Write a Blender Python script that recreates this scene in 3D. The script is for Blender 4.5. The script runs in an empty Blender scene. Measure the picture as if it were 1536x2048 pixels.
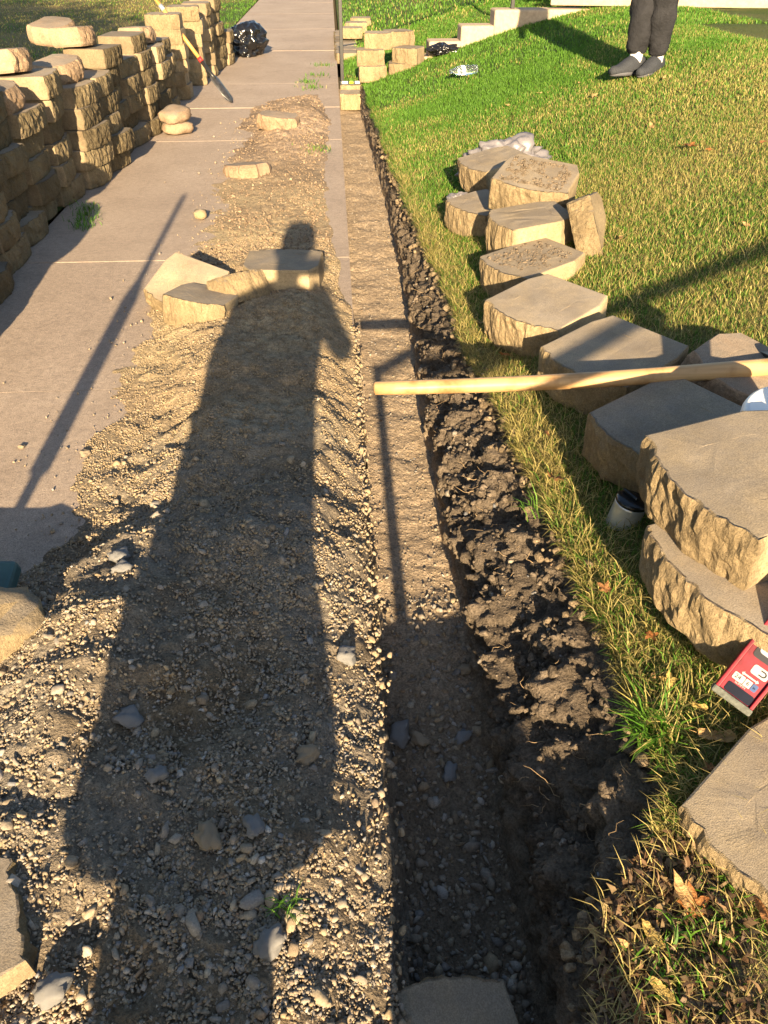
import bpy, bmesh, math, random
import numpy as np
from mathutils import Vector, Matrix, Euler

random.seed(7)
RNG = np.random.default_rng(7)
SC = bpy.context.scene
COL = SC.collection
R = math.radians

# ------------------------------------------------------------------ camera
CAM_H = 1.5
cam = bpy.data.cameras.new('camera')
cam_o = bpy.data.objects.new('camera', cam)
COL.objects.link(cam_o)
cam.sensor_fit = 'VERTICAL'
cam.sensor_height = 36.0
cam.lens = 36.0 * 1540.0 / 2048.0
cam.clip_start = 0.05
cam.clip_end = 600
cam_o.location = (0, 0, CAM_H)
cam_o.rotation_euler = (R(90 - 37.3), 0, R(-3.3))
SC.camera = cam_o

# ------------------------------------------------------------------ sky, sun, exposure
SUN_EL = 18.0
SUN_AZ = 0.2           # light travels this many degrees left of +Y
W = bpy.data.worlds.new('World')
SC.world = W
W.use_nodes = True
wn = W.node_tree
for n in list(wn.nodes):
    wn.nodes.remove(n)
sky = wn.nodes.new('ShaderNodeTexSky')
sky.sky_type = 'NISHITA'
sky.sun_disc = False
sky.sun_elevation = R(SUN_EL)
sky.sun_rotation = R(180.0 + SUN_AZ)
bg = wn.nodes.new('ShaderNodeBackground')
bg.inputs['Strength'].default_value = 0.064
wo = wn.nodes.new('ShaderNodeOutputWorld')
wn.links.new(sky.outputs[0], bg.inputs[0])
wn.links.new(bg.outputs[0], wo.inputs[0])

sun = bpy.data.lights.new('sun', 'SUN')
sun.energy = 5.0
sun.angle = R(0.5)
sun.color = (1.0, 0.78, 0.49)
sun_o = bpy.data.objects.new('sun', sun)
COL.objects.link(sun_o)
_t = Vector((math.sin(R(SUN_AZ)) * math.cos(R(SUN_EL)), math.cos(R(SUN_AZ)) * math.cos(R(SUN_EL)), -math.sin(R(SUN_EL))))
sun_o.rotation_euler = _t.to_track_quat('-Z', 'Y').to_euler()
sun_o.location = (0, -10, 12)

SC.view_settings.view_transform = 'Standard'
SC.view_settings.look = 'None'
SC.view_settings.exposure = 1.9
SC.view_settings.gamma = 1.0
SC.view_settings.use_curve_mapping = False
SC.cycles.max_bounces = 5
SC.cycles.diffuse_bounces = 3

# ------------------------------------------------------------------ numpy noise
_perm = RNG.permutation(256)
_perm = np.concatenate([_perm, _perm, _perm])
_grad = RNG.normal(size=(256, 3))
_grad /= np.linalg.norm(_grad, axis=1)[:, None]


def perlin(x, y, z=0.0):
    x, y, z = np.broadcast_arrays(np.asarray(x, float), np.asarray(y, float), np.asarray(z, float))
    xi, yi, zi = np.floor(x).astype(int), np.floor(y).astype(int), np.floor(z).astype(int)
    xf, yf, zf = x - xi, y - yi, z - zi
    u, v, w = [t * t * t * (t * (t * 6 - 15) + 10) for t in (xf, yf, zf)]
    out = 0
    for dx in (0, 1):
        for dy in (0, 1):
            for dz in (0, 1):
                h = _perm[_perm[_perm[(xi + dx) & 255] + ((yi + dy) & 255)] + ((zi + dz) & 255)]
                g = _grad[h]
                d = g[..., 0] * (xf - dx) + g[..., 1] * (yf - dy) + g[..., 2] * (zf - dz)
                out = out + d * (u if dx else 1 - u) * (v if dy else 1 - v) * (w if dz else 1 - w)
    return out * 1.6


def fbm(x, y, z=0.0, o=4):
    s, a, f = 0, 1.0, 1.0
    for i in range(o):
        s = s + a * perlin(np.asarray(x) * f + 7.3 * i, np.asarray(y) * f + 3.1 * i, np.asarray(z) * f + 1.7 * i)
        a *= 0.5
        f *= 2.03
    return s


def ss(a, b, x):
    t = np.clip((np.asarray(x, float) - a) / (b - a), 0, 1)
    return t * t * (3 - 2 * t)


# ------------------------------------------------------------------ mesh helpers
def fast_mesh(name, V, F, col=None, smooth=False, extra=None):
    """V (n,3), F (m,k) uniform polygons"""
    V = np.ascontiguousarray(V, dtype=np.float32)
    F = np.ascontiguousarray(F, dtype=np.int32)
    me = bpy.data.meshes.new(name)
    me.vertices.add(len(V))
    me.vertices.foreach_set('co', V.ravel())
    k = F.shape[1]
    me.loops.add(F.size)
    me.loops.foreach_set('vertex_index', F.ravel())
    me.polygons.add(len(F))
    me.polygons.foreach_set('loop_start', np.arange(0, F.size, k, dtype=np.int32))
    me.update(calc_edges=True)
    me.validate()
    if smooth:
        me.polygons.foreach_set('use_smooth', np.ones(len(me.polygons), dtype=bool))
    if col is not None:
        a = me.attributes.new('col', 'FLOAT_COLOR', 'POINT')
        c = np.ones((len(V), 4), dtype=np.float32)
        c[:, :3] = col
        a.data.foreach_set('color', c.ravel())
    if extra:
        for nm, arr in extra.items():
            a = me.attributes.new(nm, 'FLOAT', 'POINT')
            a.data.foreach_set('value', np.ascontiguousarray(arr, dtype=np.float32))
    return me


def grid_faces(nu, nv):
    i = np.arange(nu - 1)[:, None] * nv + np.arange(nv - 1)[None, :]
    return np.stack([i, i + nv, i + nv + 1, i + 1], -1).reshape(-1, 4)


def link(name, me, mat=None, parent=None):
    o = bpy.data.objects.new(name, me)
    COL.objects.link(o)
    if mat is not None and len(me.materials) == 0:
        me.materials.append(mat)
    if parent is not None:
        o.parent = parent
    return o


def empty(name, loc=(0, 0, 0), rot=(0, 0, 0)):
    o = bpy.data.objects.new(name, None)
    COL.objects.link(o)
    o.location = loc
    o.rotation_euler = rot
    return o


def tag(o, label=None, cat=None, group=None, kind=None):
    if label:
        o['label'] = label
    if cat:
        o['category'] = cat
    if group:
        o['group'] = group
    if kind:
        o['kind'] = kind
    return o


def bm_mesh(name, bm, smooth=False):
    me = bpy.data.meshes.new(name)
    bm.normal_update()
    bm.to_mesh(me)
    bm.free()
    if smooth:
        for p in me.polygons:
            p.use_smooth = True
    return me


def box_bm(sx, sy, sz, bev=0.0, seg=2, c=(0, 0, 0)):
    bm = bmesh.new()
    bmesh.ops.create_cube(bm, size=1.0)
    for v in bm.verts:
        v.co = Vector((v.co.x * sx + c[0], v.co.y * sy + c[1], v.co.z * sz + c[2]))
    if bev > 0:
        bmesh.ops.bevel(bm, geom=bm.edges[:], offset=bev, segments=seg, affect='EDGES', profile=0.5)
    return bm


def loft(rings, closed=True, cap=True):
    """rings (n, m, 3) -> V, quads+caps as bmesh mesh"""
    rings = np.asarray(rings, float)
    n, m, _ = rings.shape
    bm = bmesh.new()
    vs = [[bm.verts.new(p) for p in r] for r in rings]
    for i in range(n - 1):
        for j in range(m if closed else m - 1):
            k = (j + 1) % m
            bm.faces.new((vs[i][j], vs[i][k], vs[i + 1][k], vs[i + 1][j]))
    if cap and closed:
        bm.faces.new(list(reversed(vs[0])))
        bm.faces.new(vs[-1])
    return bm


def tube_rings(pts, rad, m=10):
    pts = [Vector(p) for p in pts]
    out = []
    prev = None
    for i, p in enumerate(pts):
        t = (pts[min(i + 1, len(pts) - 1)] - pts[max(i - 1, 0)]).normalized()
        ref = Vector((0, 0, 1)) if abs(t.z) < 0.9 else Vector((1, 0, 0))
        if prev is None:
            u = t.cross(ref).normalized()
        else:
            u = (prev - t * prev.dot(t)).normalized()
        prev = u
        v = t.cross(u)
        r = rad[i] if hasattr(rad, '__len__') else rad
        out.append([tuple(p + (u * math.cos(a) + v * math.sin(a)) * r) for a in [2 * math.pi * k / m for k in range(m)]])
    return out


def tube_mesh(name, pts, rad, m=10, smooth=True):
    bm = loft(tube_rings(pts, rad, m))
    return bm_mesh(name, bm, smooth)


# ------------------------------------------------------------------ materials
def new_mat(name):
    m = bpy.data.materials.new(name)
    m.use_nodes = True
    nt = m.node_tree
    for n in list(nt.nodes):
        nt.nodes.remove(n)
    out = nt.nodes.new('ShaderNodeOutputMaterial')
    b = nt.nodes.new('ShaderNodeBsdfPrincipled')
    b.inputs['Specular IOR Level'].default_value = 0.25
    nt.links.new(b.outputs[0], out.inputs[0])
    return m, nt, b


def nd(nt, t, **kw):
    n = nt.nodes.new(t)
    for k, v in kw.items():
        setattr(n, k, v)
    return n


def noise(nt, scale, detail=4, rough=0.55, coord=None):
    n = nd(nt, 'ShaderNodeTexNoise')
    n.inputs['Scale'].default_value = scale
    n.inputs['Detail'].default_value = detail
    n.inputs['Roughness'].default_value = rough
    if coord is not None:
        nt.links.new(coord, n.inputs['Vector'])
    return n


def ramp(nt, fac, stops):
    r = nd(nt, 'ShaderNodeValToRGB')
    el = r.color_ramp.elements
    while len(el) < len(stops):
        el.new(0.5)
    for e, (p, c) in zip(el, stops):
        e.position = p
        e.color = (*c, 1) if len(c) == 3 else c
    nt.links.new(fac, r.inputs[0])
    return r


def mix(nt, a, b, fac, mode='MIX'):
    n = nd(nt, 'ShaderNodeMix', data_type='RGBA', blend_type=mode)
    for sock, val in ((n.inputs[6], a), (n.inputs[7], b)):
        if hasattr(val, 'is_linked') or hasattr(val, 'links'):
            nt.links.new(val, sock)
        else:
            sock.default_value = (*val, 1)
    if isinstance(fac, (int, float)):
        n.inputs[0].default_value = fac
    else:
        nt.links.new(fac, n.inputs[0])
    return n.outputs[2]


def bump(nt, bsdf, height, strength=0.5, dist=0.01, prev=None):
    n = nd(nt, 'ShaderNodeBump')
    n.inputs['Strength'].default_value = strength
    n.inputs['Distance'].default_value = dist
    nt.links.new(height, n.inputs['Height'])
    if prev is not None:
        nt.links.new(prev, n.inputs['Normal'])
    nt.links.new(n.outputs[0], bsdf.inputs['Normal'])
    return n.outputs[0]


def objcoord(nt):
    return nd(nt, 'ShaderNodeTexCoord').outputs['Object']


def simple_mat(name, c, rough=0.6, metal=0.0, var=0.12, scale=20, bstr=0.15, bdist=0.003, spec=0.3):
    m, nt, b = new_mat(name)
    co = objcoord(nt)
    n = noise(nt, scale, 5, 0.6, co)
    lo = tuple(x * (1 - var) for x in c)
    hi = tuple(min(1, x * (1 + var)) for x in c)
    r = ramp(nt, n.outputs[0], [(0.3, lo), (0.7, hi)])
    nt.links.new(r.outputs[0], b.inputs['Base Color'])
    b.inputs['Roughness'].default_value = rough
    b.inputs['Metallic'].default_value = metal
    b.inputs['Specular IOR Level'].default_value = spec
    if bstr:
        bump(nt, b, n.outputs[0], bstr, bdist)
    return m


def attr_mat(name, rough=0.95, var=0.35, scale=60, bstr=0.5, bdist=0.006, scale2=220, spec=0.15):
    m, nt, b = new_mat(name)
    a = nd(nt, 'ShaderNodeAttribute', attribute_name='col')
    co = objcoord(nt)
    n = noise(nt, scale, 6, 0.65, co)
    n2 = noise(nt, scale2, 3, 0.6, co)
    r = ramp(nt, n.outputs[0], [(0.3, (1 - var,) * 3), (0.7, (1 + var,) * 3)])
    r2 = ramp(nt, n2.outputs[0], [(0.32, (1 - var,) * 3), (0.68, (1 + var,) * 3)])
    c = mix(nt, a.outputs['Color'], r.outputs[0], 1.0, 'MULTIPLY')
    c = mix(nt, c, r2.outputs[0], 1.0, 'MULTIPLY')
    nt.links.new(c, b.inputs['Base Color'])
    b.inputs['Roughness'].default_value = rough
    b.inputs['Specular IOR Level'].default_value = spec
    p = bump(nt, b, n.outputs[0], bstr, bdist)
    bump(nt, b, n2.outputs[0], bstr, bdist * 0.4, p)
    return m


def block_mat(name, smooth_c, rough_c, dirt=(0.17, 0.13, 0.09), hue=0.25, dirt_amt=0.55, dust=(0.240, 0.207, 0.170)):
    m, nt, b = new_mat(name)
    co = objcoord(nt)
    oi = nd(nt, 'ShaderNodeObjectInfo')
    add = nd(nt, 'ShaderNodeVectorMath', operation='MULTIPLY_ADD')
    nt.links.new(oi.outputs['Random'], add.inputs[0])
    add.inputs[1].default_value = (37, 53, 71)
    nt.links.new(co, add.inputs[2])
    co = add.outputs[0]
    a = nd(nt, 'ShaderNodeAttribute', attribute_name='rough')
    n1 = noise(nt, 9, 5, 0.6, co)
    n2 = noise(nt, 90, 4, 0.7, co)
    n3 = noise(nt, 380, 2, 0.6, co)
    base = mix(nt, smooth_c, rough_c, a.outputs['Fac'])
    v1 = ramp(nt, n1.outputs[0], [(0.3, (0.78, 0.76, 0.74)), (0.7, (1.16, 1.14, 1.1))])
    v2 = ramp(nt, n2.outputs[0], [(0.3, (0.8, 0.79, 0.77)), (0.7, (1.18, 1.17, 1.15))])
    c = mix(nt, base, v1.outputs[0], 1.0, 'MULTIPLY')
    c = mix(nt, c, v2.outputs[0], 1.0, 'MULTIPLY')
    # soil stains left on the faces
    n4 = noise(nt, 14, 6, 0.75, co)
    d = ramp(nt, n4.outputs[0], [(0.54, (0, 0, 0)), (0.72, (1, 1, 1))])
    dm = nd(nt, 'ShaderNodeMath', operation='MULTIPLY')
    nt.links.new(d.outputs[0], dm.inputs[0])
    dm.inputs[1].default_value = dirt_amt
    c = mix(nt, c, dirt, dm.outputs[0])
    # small pits and dark crumbs
    vo = nd(nt, 'ShaderNodeTexVoronoi')
    vo.inputs['Scale'].default_value = 75
    nt.links.new(co, vo.inputs['Vector'])
    pit = ramp(nt, vo.outputs['Distance'], [(0.08, (1, 1, 1)), (0.2, (0, 0, 0))])
    pn = ramp(nt, n1.outputs[0], [(0.5, (0, 0, 0)), (0.62, (0.8, 0.8, 0.8))])
    pm = mix(nt, pit.outputs[0], pn.outputs[0], 1.0, 'MULTIPLY')
    c = mix(nt, c, (0.10, 0.075, 0.05), pm)
    ge = nd(nt, 'ShaderNodeNewGeometry')
    sx = nd(nt, 'ShaderNodeSeparateXYZ')
    nt.links.new(ge.outputs['True Normal'], sx.inputs[0])
    up = ramp(nt, sx.outputs['Z'], [(0.75, (0, 0, 0)), (0.93, (1, 1, 1))])
    n5 = noise(nt, 6, 6, 0.7, co)
    du = ramp(nt, n5.outputs[0], [(0.3, (0.35, 0.35, 0.35)), (0.62, (0.95, 0.95, 0.95))])
    dd = mix(nt, up.outputs[0], du.outputs[0], 1.0, 'MULTIPLY')
    c = mix(nt, c, dust, dd)
    v3 = ramp(nt, n3.outputs[0], [(0.35, (0.72, 0.71, 0.70)), (0.65, (1.2, 1.19, 1.17))])
    c = mix(nt, c, v3.outputs[0], 0.8, 'MULTIPLY')
    n7 = noise(nt, 3.2, 5, 0.7, co)
    v7 = ramp(nt, n7.outputs[0], [(0.32, (0.70, 0.68, 0.66)), (0.58, (1.06, 1.05, 1.03))])
    c = mix(nt, c, v7.outputs[0], 0.8, 'MULTIPLY')
    hv = nd(nt, 'ShaderNodeHueSaturation')
    mr = nd(nt, 'ShaderNodeMapRange')
    mr.inputs[3].default_value = 1 - hue
    mr.inputs[4].default_value = 1 + hue
    nt.links.new(oi.outputs['Random'], mr.inputs[0])
    nt.links.new(mr.outputs[0], hv.inputs['Value'])
    nt.links.new(c, hv.inputs['Color'])
    nt.links.new(hv.outputs[0], b.inputs['Base Color'])
    b.inputs['Roughness'].default_value = 0.95
    b.inputs['Specular IOR Level'].default_value = 0.12
    p = bump(nt, b, n3.outputs[0], 0.4, 0.002)
    p = bump(nt, b, n2.outputs[0], 0.22, 0.003, p)
    mp = nd(nt, 'ShaderNodeMapping')
    mp.inputs['Scale'].default_value = (1, 1, 0.45)
    nt.links.new(co, mp.inputs['Vector'])
    n6 = noise(nt, 85, 6, 0.75, mp.outputs[0])
    hm = nd(nt, 'ShaderNodeMath', operation='MULTIPLY')
    nt.links.new(n6.outputs[0], hm.inputs[0])
    nt.links.new(a.outputs['Fac'], hm.inputs[1])
    bump(nt, b, hm.outputs[0], 0.9, 0.014, p)
    return m


M = {}
M['block'] = block_mat('buff_concrete', (0.355, 0.288, 0.19), (0.29, 0.23, 0.145), hue=0.16)
M['block_grey'] = block_mat('weathered_concrete', (0.27, 0.215, 0.145), (0.165, 0.135, 0.085), hue=0.28)
M['cap'] = block_mat('weathered_pink_concrete', (0.36, 0.265, 0.19), (0.32, 0.235, 0.165), hue=0.1)
M['soil'] = attr_mat('soil', var=0.34, scale=45, bstr=0.9, bdist=0.014, scale2=170)
M['gravel'] = attr_mat('gravel_stones', var=0.18, scale=70, bstr=0.4, bdist=0.003, scale2=300)
M['steps'] = simple_mat('step_concrete', (0.40, 0.31, 0.22), 0.95, var=0.15, scale=30, bstr=0.3, spec=0.1)
M['steel_black'] = simple_mat('black_painted_steel', (0.018, 0.017, 0.016), 0.35, 0.0, scale=60, spec=0.5)
M['blade'] = simple_mat('worn_dark_steel', (0.09, 0.085, 0.08), 0.4, 0.6, var=0.4, scale=25)
M['black_plastic'] = simple_mat('black_plastic', (0.008, 0.008, 0.009), 0.22, var=0.3, scale=12, bstr=0.4, bdist=0.01, spec=0.6)
M['red_band'] = simple_mat('red_paint', (0.45, 0.03, 0.03), 0.5, scale=40)
M['white'] = simple_mat('white_plastic', (0.82, 0.80, 0.76), 0.35, var=0.03)
M['dark_cloth'] = simple_mat('charcoal_cloth', (0.020, 0.020, 0.023), 0.85, var=0.3, scale=9, bstr=0.9, bdist=0.03, spec=0.2)
M['shoe'] = simple_mat('dark_grey_knit', (0.035, 0.038, 0.045), 0.8, var=0.4, scale=160, bstr=0.4, spec=0.2)
M['sole'] = simple_mat('grey_rubber', (0.09, 0.09, 0.10), 0.7)
M['skin'] = simple_mat('skin', (0.42, 0.25, 0.17), 0.55, var=0.08)
M['sock'] = simple_mat('white_sock', (0.8, 0.8, 0.8), 0.9, var=0.05, scale=200)
M['hair'] = simple_mat('dark_hair', (0.03, 0.02, 0.015), 0.6, var=0.3, scale=80)
M['shirt'] = simple_mat('grey_shirt', (0.12, 0.12, 0.13), 0.9, var=0.2, scale=80)
M['bark'] = simple_mat('bark', (0.10, 0.075, 0.05), 0.95, var=0.4, scale=14, bstr=0.8, bdist=0.03)


def wood_mat(name, c1, c2):
    m, nt, b = new_mat(name)
    co = objcoord(nt)
    mp = nd(nt, 'ShaderNodeMapping')
    mp.inputs['Scale'].default_value = (2.5, 60, 60)
    nt.links.new(co, mp.inputs['Vector'])
    n = noise(nt, 1.0, 6, 0.6, mp.outputs[0])
    r = ramp(nt, n.outputs[0], [(0.3, c1), (0.7, c2)])
    n2 = noise(nt, 7, 4, 0.7, co)
    sp = ramp(nt, n2.outputs[0], [(0.48, (1, 1, 1)), (0.72, (0.55, 0.45, 0.35))])
    c = mix(nt, r.outputs[0], sp.outputs[0], 1.0, 'MULTIPLY')
    nt.links.new(c, b.inputs['Base Color'])
    b.inputs['Roughness'].default_value = 0.42
    bump(nt, b, n.outputs[0], 0.12, 0.002)
    return m


M['wood'] = wood_mat('ash_handle', (0.38, 0.225, 0.10), (0.52, 0.335, 0.165))
M['wood_far'] = wood_mat('varnished_handle', (0.52, 0.24, 0.06), (0.62, 0.32, 0.10))


def sidewalk_mat():
    m, nt, b = new_mat('sidewalk_concrete')
    g = nd(nt, 'ShaderNodeNewGeometry').outputs['Position']
    n1 = noise(nt, 1.3, 5, 0.6, g)
    n2 = noise(nt, 30, 5, 0.7, g)
    n3 = noise(nt, 260, 3, 0.7, g)
    r1 = ramp(nt, n1.outputs[0], [(0.3, (0.300, 0.240, 0.195)), (0.55, (0.345, 0.278, 0.226)), (0.75, (0.385, 0.315, 0.26))])
    r2 = ramp(nt, n2.outputs[0], [(0.3, (0.82, 0.82, 0.82)), (0.7, (1.15, 1.14, 1.12))])
    r3 = ramp(nt, n3.outputs[0], [(0.33, (0.62, 0.61, 0.60)), (0.68, (1.32, 1.30, 1.27))])
    c = mix(nt, r1.outputs[0], r2.outputs[0], 1.0, 'MULTIPLY')
    c = mix(nt, c, r3.outputs[0], 1.0, 'MULTIPLY')
    vo = nd(nt, 'ShaderNodeTexVoronoi')
    vo.inputs['Scale'].default_value = 95
    nt.links.new(g, vo.inputs['Vector'])
    sp = ramp(nt, vo.outputs['Distance'], [(0.10, (0.62, 0.58, 0.54)), (0.24, (1.0, 1.0, 1.0))])
    c = mix(nt, c, sp.outputs[0], 0.7, 'MULTIPLY')
    n4 = noise(nt, 4.5, 6, 0.75, g)
    st = ramp(nt, n4.outputs[0], [(0.52, (0, 0, 0)), (0.75, (0.6, 0.6, 0.6))])
    c = mix(nt, c, (0.20, 0.155, 0.12), st.outputs[0])
    nt.links.new(c, b.inputs['Base Color'])
    b.inputs['Roughness'].default_value = 0.9
    p = bump(nt, b, n3.outputs[0], 0.6, 0.004)
    bump(nt, b, n2.outputs[0], 0.4, 0.006, p)
    return m


M['sidewalk'] = sidewalk_mat()


def grass_mat():
    m, nt, b = new_mat('grass_blades')
    a = nd(nt, 'ShaderNodeAttribute', attribute_name='col')
    out = [n for n in nt.nodes if n.type == 'OUTPUT_MATERIAL'][0]
    nt.links.new(a.outputs['Color'], b.inputs['Base Color'])
    b.inputs['Roughness'].default_value = 0.55
    b.inputs['Specular IOR Level'].default_value = 0.25
    tr = nd(nt, 'ShaderNodeBsdfTranslucent')
    nt.links.new(a.outputs['Color'], tr.inputs['Color'])
    ms = nd(nt, 'ShaderNodeMixShader')
    ms.inputs[0].default_value = 0.3
    nt.links.new(b.outputs[0], ms.inputs[1])
    nt.links.new(tr.outputs[0], ms.inputs[2])
    nt.links.new(ms.outputs[0], out.inputs[0])
    return m


M['grass'] = grass_mat()

# ------------------------------------------------------------------ terrain functions
_EY = np.array([-4, -1, 0.3, 0.5, 0.62, 0.74, 0.80, 0.92, 1.19, 1.7, 2.2, 2.69, 3.53, 4.37, 6.18, 8.0, 9.6, 12])
_EX = np.array([0.34, 0.34, 0.34, 0.36, 0.42, 0.55, 0.58, 0.58, 0.575, 0.555, 0.52, 0.495, 0.475, 0.44, 0.39, 0.35, 0.33, 0.32])


def edge_x(y):
    y = np.asarray(y, float)
    return np.interp(y, _EY, _EX) + 0.030 * fbm(y * 2.3, 0.37, 5.0, 4) + 0.012 * perlin(y * 17, 2.2, 1.0)


def floor_r(y):
    y = np.asarray(y, float)
    return np.interp(y, [-2, 0.5, 1.0, 2.2, 3.0, 4.0, 6.0, 8.4, 10], [0.30, 0.34, 0.335, 0.325, 0.335, 0.365, 0.365, 0.31, 0.29]) + 0.012 * perlin(y * 3.1, 9.2, 0)


def lawn_z(x, y):
    x = np.asarray(x, float)
    y = np.asarray(y, float)
    t = x - 0.5
    s = 2.3 - np.logaddexp(0, (2.3 - t) * 4) / 4      # soft cap at t = 2.3
    e = np.interp(y, [0, 3, 8, 11], [0.17, 0.17, 0.13, 0.10])
    return e + 0.29 * s + 0.012 * perlin(x * 1.7, y * 1.7, 3.3)


def floor_z(x, y):
    return -0.145 - 0.03 * ss(1.6, 0.6, y) + 0.010 * fbm(x * 6, y * 6, 2.0, 3) + 0.0035 * fbm(x * 9, y * 17, 7.0, 4)


def pile_h(x, y):
    """height of the spilled soil and gravel above the sidewalk, negative where there is none"""
    x = np.asarray(x, float)
    y = np.asarray(y, float)
    wob = 0.11 * fbm(x * 1.9, y * 1.9, 4.0, 4) + 0.05 * fbm(x * 7, y * 7, 6.0, 4)
    left = np.interp(y, [0, 0.9, 1.4, 1.75, 2.1, 2.8, 3.8, 4.7, 6.2, 7.5, 8.8, 9.7], [-2.2, -1.9, -1.5, -1.02, -0.92, -0.90, -0.92, -0.86, -0.86, -0.88, -0.90, -0.5])
    right = np.interp(y, [0, 2.6, 3.4, 4.2, 5.0, 6.5, 8.2, 9.3], [0.09, 0.09, 0.08, 0.03, -0.03, -0.06, -0.03, -0.12])
    pk = np.interp(y, [0, 0.6, 1.4, 2.2, 3.2, 3.9, 4.4, 5.2, 6.4, 7.4, 8.3, 9.0, 9.6, 10], [0.10, 0.12, 0.15, 0.12, 0.10, 0.085, 0.03, 0.014, 0.018, 0.05, 0.085, 0.07, 0.015, -0.06])
    dl = (x - left + wob)
    dr = (right - x + wob * 0.35)
    f = np.minimum(ss(-0.02, 0.5, dl), ss(-0.01, 0.22, dr))
    pk = pk * (1 - 0.62 * ss(-0.55, -1.0, x))
    h = pk * f * (1 + 0.35 * fbm(x * 2.3, y * 2.3, 1.0, 3)) - 0.018 * (1 - ss(-0.02, 0.05, np.minimum(dl, dr)))
    h = h + 0.012 * fbm(x * 9, y * 9, 8.0, 3) * ss(0, 0.03, h) - 0.001
    # the low right-hand side of the heap drops off at the sidewalk edge
    return h


# ------------------------------------------------------------------ setting: ground
me = fast_mesh('ground', [(-250, -250, -0.33), (250, -250, -0.33), (250, 250, -0.33), (-250, 250, -0.33)], [[0, 1, 2, 3]],
               col=np.full((4, 3), (0.10, 0.08, 0.05)))
tag(link('ground', me, M['soil']), kind='structure')

# ------------------------------------------------------------------ sidewalk slabs
SW_L, SW_R = -1.82, 0.055
side = tag(empty('sidewalk', (0, 0, 0)), kind='structure')
bm = bmesh.new()
bmesh.ops.create_cube(bm, size=1.0)
for v in bm.verts:
    v.co = Vector((v.co.x * (SW_R - SW_L), v.co.y * 1.5175, v.co.z * 0.11 - 0.055))
bmesh.ops.bevel(bm, geom=bm.edges[:], offset=0.002, segments=2, affect='EDGES')
slab_me = bm_mesh('slab', bm)
slab_me.materials.append(M['sidewalk'])
for k in range(-4, 40):
    s = link('slab', slab_me, None, side)
    s.location = ((SW_L + SW_R) / 2, 2.85 - 0.76 + 1.52 * k, random.uniform(-0.003, 0.002))
    s.rotation_euler = (random.uniform(-.001, .001), random.uniform(-.001, .001), 0)
bm = box_bm(SW_R - SW_L - 0.03, 70, 0.2, c=((SW_L + SW_R) / 2, 27, -0.112))
me = bm_mesh('joint_bed', bm)
a = me.attributes.new('col', 'FLOAT_COLOR', 'POINT')
a.data.foreach_set('color', np.tile([0.10, 0.08, 0.06, 1], len(me.vertices)).astype(np.float32))
link('joint_bed', me, M['soil'], side)

# ------------------------------------------------------------------ trench (floor and cut bank)
ys = np.concatenate([np.arange(-2.0, 0.35, 0.05), np.arange(0.35, 3.0, 0.0085), np.arange(3.0, 5.5, 0.013), np.arange(5.5, 11.0, 0.03)])
NV = 104
P = np.zeros((len(ys), NV, 3))
C = np.zeros((len(ys), NV, 3))
xb, xt = floor_r(ys), edge_x(ys)
xt = np.maximum(xt, xb + 0.015)
for i, y in enumerate(ys):
    zt = float(lawn_z(xt[i], y)) - 0.012
    fb = -0.15
    w = xt[i] - xb[i]
    prof = np.array([(0.02, fb), (xb[i] - 0.03, fb), (xb[i], fb + 0.02), (xb[i] + 0.10 * w, fb + 0.14), (xb[i] + 0.34 * w, fb + 0.20),
                     (xb[i] + 0.66 * w, zt - 0.07), (xt[i] - 0.006, zt - 0.03), (xt[i] + 0.004, zt), (xt[i] + 0.10, float(lawn_z(xt[i] + 0.10, y)) - 0.03)])
    seg = np.r_[0, np.cumsum(np.hypot(*np.diff(prof, axis=0).T))]
    q = np.linspace(0, seg[-1], NV)
    P[i, :, 0] = np.interp(q, seg, prof[:, 0])
    P[i, :, 1] = y
    P[i, :, 2] = np.interp(q, seg, prof[:, 1])
X, Y, Z = P[..., 0], P[..., 1], P[..., 2]
bank = ss(-0.02, 0.02, X - xb[:, None])
top = ss(-0.03, 0.0, X - xt[:, None])
Zn = np.where(bank < 0.5, floor_z(X, Y), Z)
Z2 = Zn * (1 - bank) + Z * bank
cl = fbm(X * 9, Y * 9, Z2 * 9, 5)
ridg = 0.5 - np.abs(perlin(X * 22, Y * 22, Z2 * 22))
cells = fbm(X * 38, Y * 38, Z2 * 38, 3)
amp = bank * (1 - 0.75 * top)
X2 = X - amp * (0.036 * cl + 0.020 * ridg + 0.012 * cells + 0.006 * fbm(X * 80, Y * 80, Z2 * 80, 2))
Z3 = Z2 + amp * (0.020 * cl + 0.010 * ridg + 0.006 * cells) + (1 - bank) * (0.0035 * fbm(X * 60, Y * 60, 1.0, 2))
Y2 = Y + amp * 0.012 * fbm(X * 14 + 31, Y * 14, Z2 * 14, 3)
P2 = np.stack([X2, Y2, Z3], -1)
fc = np.array([0.33, 0.25, 0.17])
bc = np.array([0.105, 0.082, 0.060])
gc = np.array([0.17, 0.135, 0.095])
fm = (1 + 0.16 * fbm(X * 3, Y * 3, 5.0, 3))[..., None]
near_shade = ss(2.0, 0.9, Y)[..., None]                    # floor colour darkened at the near end to deepen the shade there
fcol = (fc * (1 - 0.55 * near_shade)) * fm
low = (ss(-0.13, 0.0, Z2) * 0.75 + 0.25)[..., None]
bcol = (gc * (1 - low) + bc * low) * (1 + 0.30 * cl)[..., None]
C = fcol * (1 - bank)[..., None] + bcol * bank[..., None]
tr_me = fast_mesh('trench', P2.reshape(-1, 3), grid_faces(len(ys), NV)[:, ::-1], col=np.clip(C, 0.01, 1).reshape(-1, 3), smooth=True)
tag(link('trench', tr_me, M['soil']), 'narrow dug trench with a ragged dark soil bank beside the sidewalk', kind='structure')
BANKP = (P2, bank, top, ys)

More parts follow.
